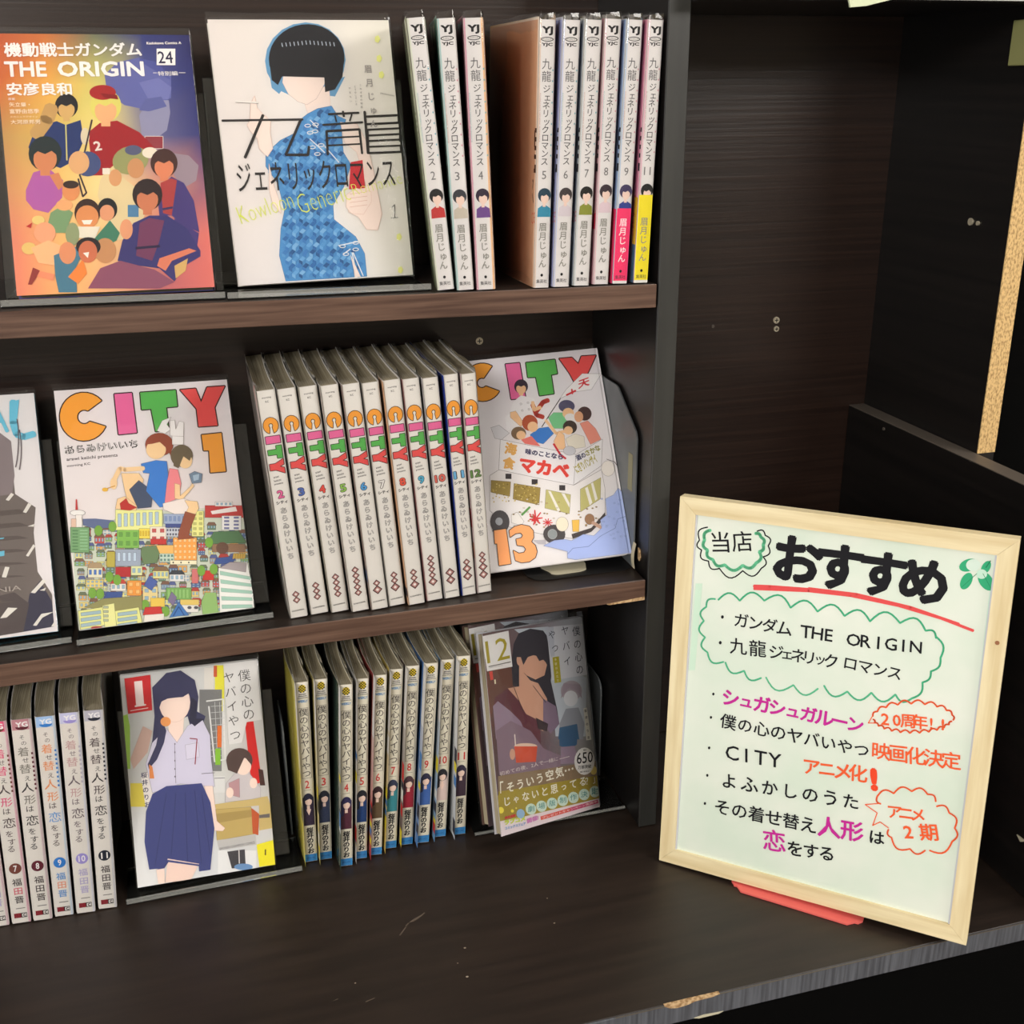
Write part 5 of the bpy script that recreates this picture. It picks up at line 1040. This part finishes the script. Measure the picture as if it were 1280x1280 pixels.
stand('clear acrylic stand on the counter under the navy skirt comic', -.3700, .0230, .0012, 1.0, -21, .0245, pw=.128, depth=.05)
stand('clear acrylic stand on the counter beside the upright, under the askew comic', -.0735, .0285, .0012, 0, -20, .0640, pw=.096, ph=.125, depth=.055, lip=.0034)

# ------------------------------------------------------------------ bookends
def rounded(y0, y1, z0, z1, r, front_cut=0):
    pts = [(y1, z0), (y1, z1-r)]
    for i in range(1, 6): a = R(18*i); pts.append((y1-r+r*math.cos(a), z1-r+r*math.sin(a)))
    if front_cut: pts += [(y0+front_cut+.004, z1), (y0+front_cut, z1-.001), (y0+.003, z1-front_cut*.62), (y0, z1-front_cut*.62-.006)]
    else:
        for i in range(0, 6): a = R(90+18*i); pts.append((y0+r+r*math.cos(a), z1-r+r*math.sin(a)))
    pts.append((y0, z0)); return pts
be = tag(empty('bookend', (-.03, .05, zm(-.03)+.0002)), 'grey steel bookend plate with cut corner, against the upright on middle shelf', 'bookend')
z_ = zm(0)
part(MB().prism(rounded(.026, .125, z_+.0003, z_+.147, .004, .045), 'x', -.0030, -.0018), 'upright_plate', M['greymetal'], be)
part(MB().prism([(-.094, .1), (-.094, .034), (-.090, .0255), (-.082, .0225), (-.012, .0225), (-.005, .026), (-.005, .1)], 'z', z_+.0002, z_+.0006), 'foot', M['blackmetal'], be)
o = part(MB().box(-.0034, -.0031, .0330, .0420, z_+.066, z_+.098), 'sticker', mat('olive_sticker', (138, 134, 106), .6), be); o['label'] = 'small olive sticker'
def fn(p): return (p[0]-.0015*math.sin((p[2]-z_)*140), p[1], p[2])
mb = MB()
for k in range(5): mb.box(-.0037, -.0031, .0205, .0255, z_+.0015+.0045*k, z_+.006+.0045*k, 0, fn)
o = part(mb, 'paper_tag', mat('torn_paper_tag', (196, 186, 158), .8), be); o['label'] = 'torn cream paper tag'
be = tag(empty('bookend', (-.06, .08, zm(-.06)+.0012)), 'cream steel bookend whose rounded foot pokes out under the food van comic', 'bookend')
foot = [(-.078, .1345), (-.078, .046), (-.074, .036)] + [(-.066-.008*math.cos(R(a)), .0335-.0045*math.sin(R(a))) for a in (20, 45, 70, 90)] + [(-.052+.010*math.cos(R(a)), .0340-.0045*math.sin(R(a))) for a in (90, 70, 45, 20)] + [(-.039, .044), (-.039, .1345)]
part(MB().prism(foot, 'z', z_+.0007, z_+.0013), 'foot', M['cream'], be)
part(MB().prism([(a, b) for a, b in [(-.078, z_+.0012), (-.078, z_+.040), (-.074, z_+.045), (-.043, z_+.045), (-.039, z_+.040), (-.039, z_+.0012)]], 'y', .1332, .1345), 'upright_plate', M['cream'], be)
be = tag(empty('bookend', (-.3, .08, 0)), 'grey steel bookend with rounded top beside the navy skirt comic on the counter', 'bookend')
part(MB().prism(rounded(.080, .138, .0002, .112, .014), 'x', -.3022, -.3008), 'upright_plate', M['greymetal'], be)
part(MB().prism([(-.38, .09), (-.376, .085), (-.3012, .085), (-.3012, .135), (-.376, .135), (-.38, .13)], 'z', .0002, .0010), 'foot', M['blackmetal'], be)
o = part(MB().box(-.3026, -.3020, .086, .090, .012, .098, .0002), 'rolled_rib', M['greymetal'], be)
be = tag(empty('bookend', (-.02, .08, 0)), 'grey steel bookend with rounded top behind the askew comic, beside the upright', 'bookend')
part(MB().prism(rounded(.088, .138, .0002, .104, .012), 'x', -.0060, -.0046), 'upright_plate', M['greymetal'], be)
part(MB().prism([(-.07, .112), (-.066, .106), (-.0050, .106), (-.0050, .135), (-.066, .135), (-.07, .13)], 'z', .0002, .0010), 'foot', M['blackmetal'], be)

# ------------------------------------------------------------------ recommendation sign
BW, BH, FWD = .249, .3226, .0135
sign = tag(empty('whiteboard_sign'), 'small pine-framed whiteboard with handwritten recommendations in coloured marker, on the counter', 'whiteboard')
h2 = BW/2
def rail(q, m, nm='frame_rail'): return MB().prism(q, 'y', 0, .011).obj(nm, m, sign)
g_ = .00008
rail([(-h2, g_), (-h2, BH-g_), (-h2+FWD, BH-FWD-g_), (-h2+FWD, FWD+g_)], M['framewood']); rail([(h2, g_), (h2-FWD, FWD+g_), (h2-FWD, BH-FWD-g_), (h2, BH-g_)], M['framewood'])
rail([(-h2+g_, BH), (h2-g_, BH), (h2-FWD-g_, BH-FWD), (-h2+FWD+g_, BH-FWD)], M['framewoodh']); rail([(-h2+g_, 0), (-h2+FWD+g_, FWD), (h2-FWD-g_, FWD), (h2-g_, 0)], M['framewoodh'])
MB().box(-h2+FWD-.001, h2-FWD+.001, .0025, .0065, FWD-.001, BH-FWD+.001).obj('writing_surface', M['board'], sign)
mb = MB(); t_ = .0012
M['trim'] = mat('pale_grey_trim', (196, 198, 206), .5)
for x in (-h2+FWD, h2-FWD-t_): MB().box(x, x+t_, .0012, .0025, FWD, BH-FWD).obj('inner_trim', M['trim'], sign)
disc((h2-.006, .0002, .245), 'y', .0016, .0006, 10).obj('frame_pin', mat('brown_pin', (150, 96, 60), .5), sign)
def scallop(p, pts, w, color, k=.34):
    for a, b in zip(pts, pts[1:]):
        dx, dy = b[0]-a[0], b[1]-a[1]; q = []
        for i in range(8):
            t = i/7; s_ = math.sin(t*math.pi)*k; q.append((a[0]+dx*t+dy*s_, a[1]+dy*t-dx*s_))
        p.line(q, w*1.7, color)
def ring(cx, cy, rx, ry, n, a0=0, a1=360): return [(cx+rx*math.cos(R(a0+(a1-a0)*i/n)), cy+ry*math.sin(R(a0+(a1-a0)*i/n))) for i in range(n+1)]
K_ = (28, 28, 32); MG = (196, 44, 150); OR = (236, 96, 52); GN = (104, 196, 150); RD = (226, 84, 84); random.seed(21)
p = Print(249, 322.6, homog([(823.5, 1077), (1208, 1183), (1274, 677), (850, 621)], [(0, 0), (249, 0), (249, 322.6), (0, 322.6)])).view(800, 600, .375)
p.poly([(182, 350), (205, 350), (180, 640), (160, 640)], (204, 230, 210)); p.poly([(1165, 360), (1182, 360), (1150, 700), (1125, 700)], (196, 230, 210))
scallop(p, [(222, 162), (195, 205), (202, 238), (225, 275), (262, 300), (340, 308), (402, 300), (408, 262), (425, 225), (415, 190), (388, 176)][::-1], .62, K_, .36)
scallop(p, [(232, 172), (212, 205), (222, 238), (240, 270), (280, 288), (340, 290), (385, 282), (395, 245), (408, 222), (400, 196), (382, 184)][::-1], 1.5, GN, .30)
p.chars('当店', (265, 212), (338, 210), 74, K_, .006, .03)
p.chars('おすすめ', (520, 272), (945, 344), 168, K_, .045, .03)
p.line([(378, 360), (430, 362), (560, 372), (700, 390)], 2.9, RD); p.line([(378, 368), (560, 376), (700, 392), (860, 426), (1000, 468), (1108, 510)], 2.2, RD); p.line([(560, 368), (720, 388), (900, 432), (1060, 488)], 2.2, RD)
for a, b, rx, ry, ro in ((1092, 292, 32, 20, -20), (1085, 345, 30, 18, -62), (1150, 345, 36, 22, 55), (1150, 300, 24, 14, -60)): p.ell(a, b, rx, ry, (56, 170, 122), rot=ro)
p.ell(1108, 292, 24, 20, (214, 232, 220)); p.ell(1136, 322, 18, 16, (196, 228, 210)); p.line([(1150, 300), (1165, 278)], .8, (40, 130, 90)); p.line([(1070, 365), (1120, 320)], .4, (40, 140, 96)); p.line([(1140, 320), (1172, 380)], .4, (40, 140, 96))
scallop(p, [(258, 405), (330, 408), (412, 408), (500, 432), (590, 445), (680, 460), (765, 478), (865, 484), (950, 510), (985, 535)], .85, (70, 176, 130))
scallop(p, [(985, 530), (1000, 600), (968, 645), (940, 682), (905, 735)], .85, (70, 176, 130), .24)
scallop(p, [(905, 735), (850, 722), (770, 716), (690, 712), (612, 692)], .85, (84, 184, 140)); scallop(p, [(592, 702), (510, 690), (418, 664)], .8, (96, 190, 146)); scallop(p, [(402, 666), (345, 642), (282, 614)], .85, (84, 184, 140)); scallop(p, [(276, 612), (222, 580), (214, 530), (210, 475), (218, 428), (248, 402)], .85, (84, 184, 140))
def dot(x, y, r=4): p.ell(x, y, r, r+1, K_, n=8)
dot(272, 462, 5); p.chars('ガンダム', (335, 474), (478, 500), 54, K_, .012, .05); p.chars('THE', (552, 510), (628, 522), 60, K_, .012, .03); p.chars('ORIGIN', (710, 538), (918, 562), 58, K_, .012, .04)
dot(265, 548, 5); p.chars('九龍', (325, 560), (390, 568), 60, K_, .008, .03); p.chars('ジェネリック', (452, 580), (636, 610), 50, K_, .012, .05); p.chars('ロマンス', (700, 618), (848, 650), 50, K_, .012, .05)
p.view(800, 850, .375)
dot(242, 53); p.chars('シュガシュガルーン', (300, 66), (716, 155), 58, MG, .03, .05)
dot(234, 131); p.chars('僕の心のヤバいやつ', (292, 146), (738, 240), 52, K_, .012, .05)
p.chars('20周年!!', (816, 136), (1008, 154), 52, OR, .02, .04)
dot(228, 233); p.chars('CITY', (305, 248), (448, 272), 66, K_, .008, .03)
p.chars('映画化決定', (802, 244), (1036, 276), 62, OR, .014, .03); p.chars('アニメ化', (570, 296), (726, 318), 60, OR, .02, .04); p.chars('!', (779, 335), (800, 337), 96, (236, 76, 44), .06)
dot(222, 325); p.chars('よふかしのうた', (295, 344), (702, 412), 56, K_, .014, .05)
dot(214, 419); p.chars('その着せ替え', (272, 432), (560, 490), 56, K_, .012, .04); p.chars('人形', (628, 498), (706, 510), 72, MG, .022, .02); p.chars('は', (788, 532), (820, 538), 50, K_, .02)
p.chars('恋', (446, 544), (500, 552), 76, MG, .014); p.chars('をする', (516, 570), (622, 586), 54, K_, .016, .04)
scallop(p, ring(908, 136, 132, 48, 12, 10, 178)[::-1], .75, OR, .3); scallop(p, ring(908, 136, 135, 50, 9, 190, 365)[::-1][::-1], .75, OR, .3)
p.line([(775, 125), (760, 150), (782, 150)], .7, OR)
scallop(p, [(802, 420), (790, 395), (845, 385), (905, 378), (958, 388), (985, 412)], .75, OR, .3); scallop(p, [(988, 428), (1030, 450), (1048, 500), (1040, 545), (965, 575)], .75, OR, .3); scallop(p, [(950, 575), (900, 570), (838, 532), (828, 505)], .75, OR, .3)
p.line([(802, 418), (750, 422), (790, 450), (775, 492), (800, 480), (828, 500)], .75, OR)
p.chars('アニメ', (848, 446), (926, 456), 50, OR, .02, .04); p.chars('2期', (893, 512), (962, 514), 58, OR, .02, .03)
w_obj = p.build('marker_writing', sign, -.0023, .0006)
w_obj['label'] = 'handwritten marker lettering and clouds'
sign.matrix_world = Matrix.Translation((.0895, -.1347, .0052)) @ Matrix.Rotation(R(-43.5), 4, 'Z') @ Matrix.Rotation(R(-6.7), 4, 'X') @ Matrix.Rotation(R(-1.6), 4, 'Y')
es = tag(empty('sign_easel'), 'coral plastic easel foot holding up the small whiteboard', 'easel')
pts = [(-.0605, .012), (-.0605, .0015), (-.0570, -.0030), (-.0545, -.0030), (-.0500, -.0080), (.0370, -.0080), (.0420, -.0030), (.0445, -.0030), (.0475, .0012), (.0475, .012), (.040, .070), (-.052, .070)]
MB().prism(pts, 'z', .0003, .0018).obj('foot_plate', M['coral'], es)
def fn(p): t = R(16); return (p[0], .0165+p[1]+p[2]*math.sin(t)*.6, .0028+p[2]*math.cos(t))
MB().box(-.040, .028, 0, .003, 0, .12, .0008, fn).obj('back_rest', M['coral'], es)
def fn(p): return (p[0], .066-p[2]*.16+p[1], .0028+p[2])
MB().box(-.016, .004, 0, .003, 0, .08, .0006, fn).obj('strut', M['coral'], es)
es.matrix_world = Matrix.Translation((.0895, -.1347, 0)) @ Matrix.Rotation(R(-43.5), 4, 'Z')
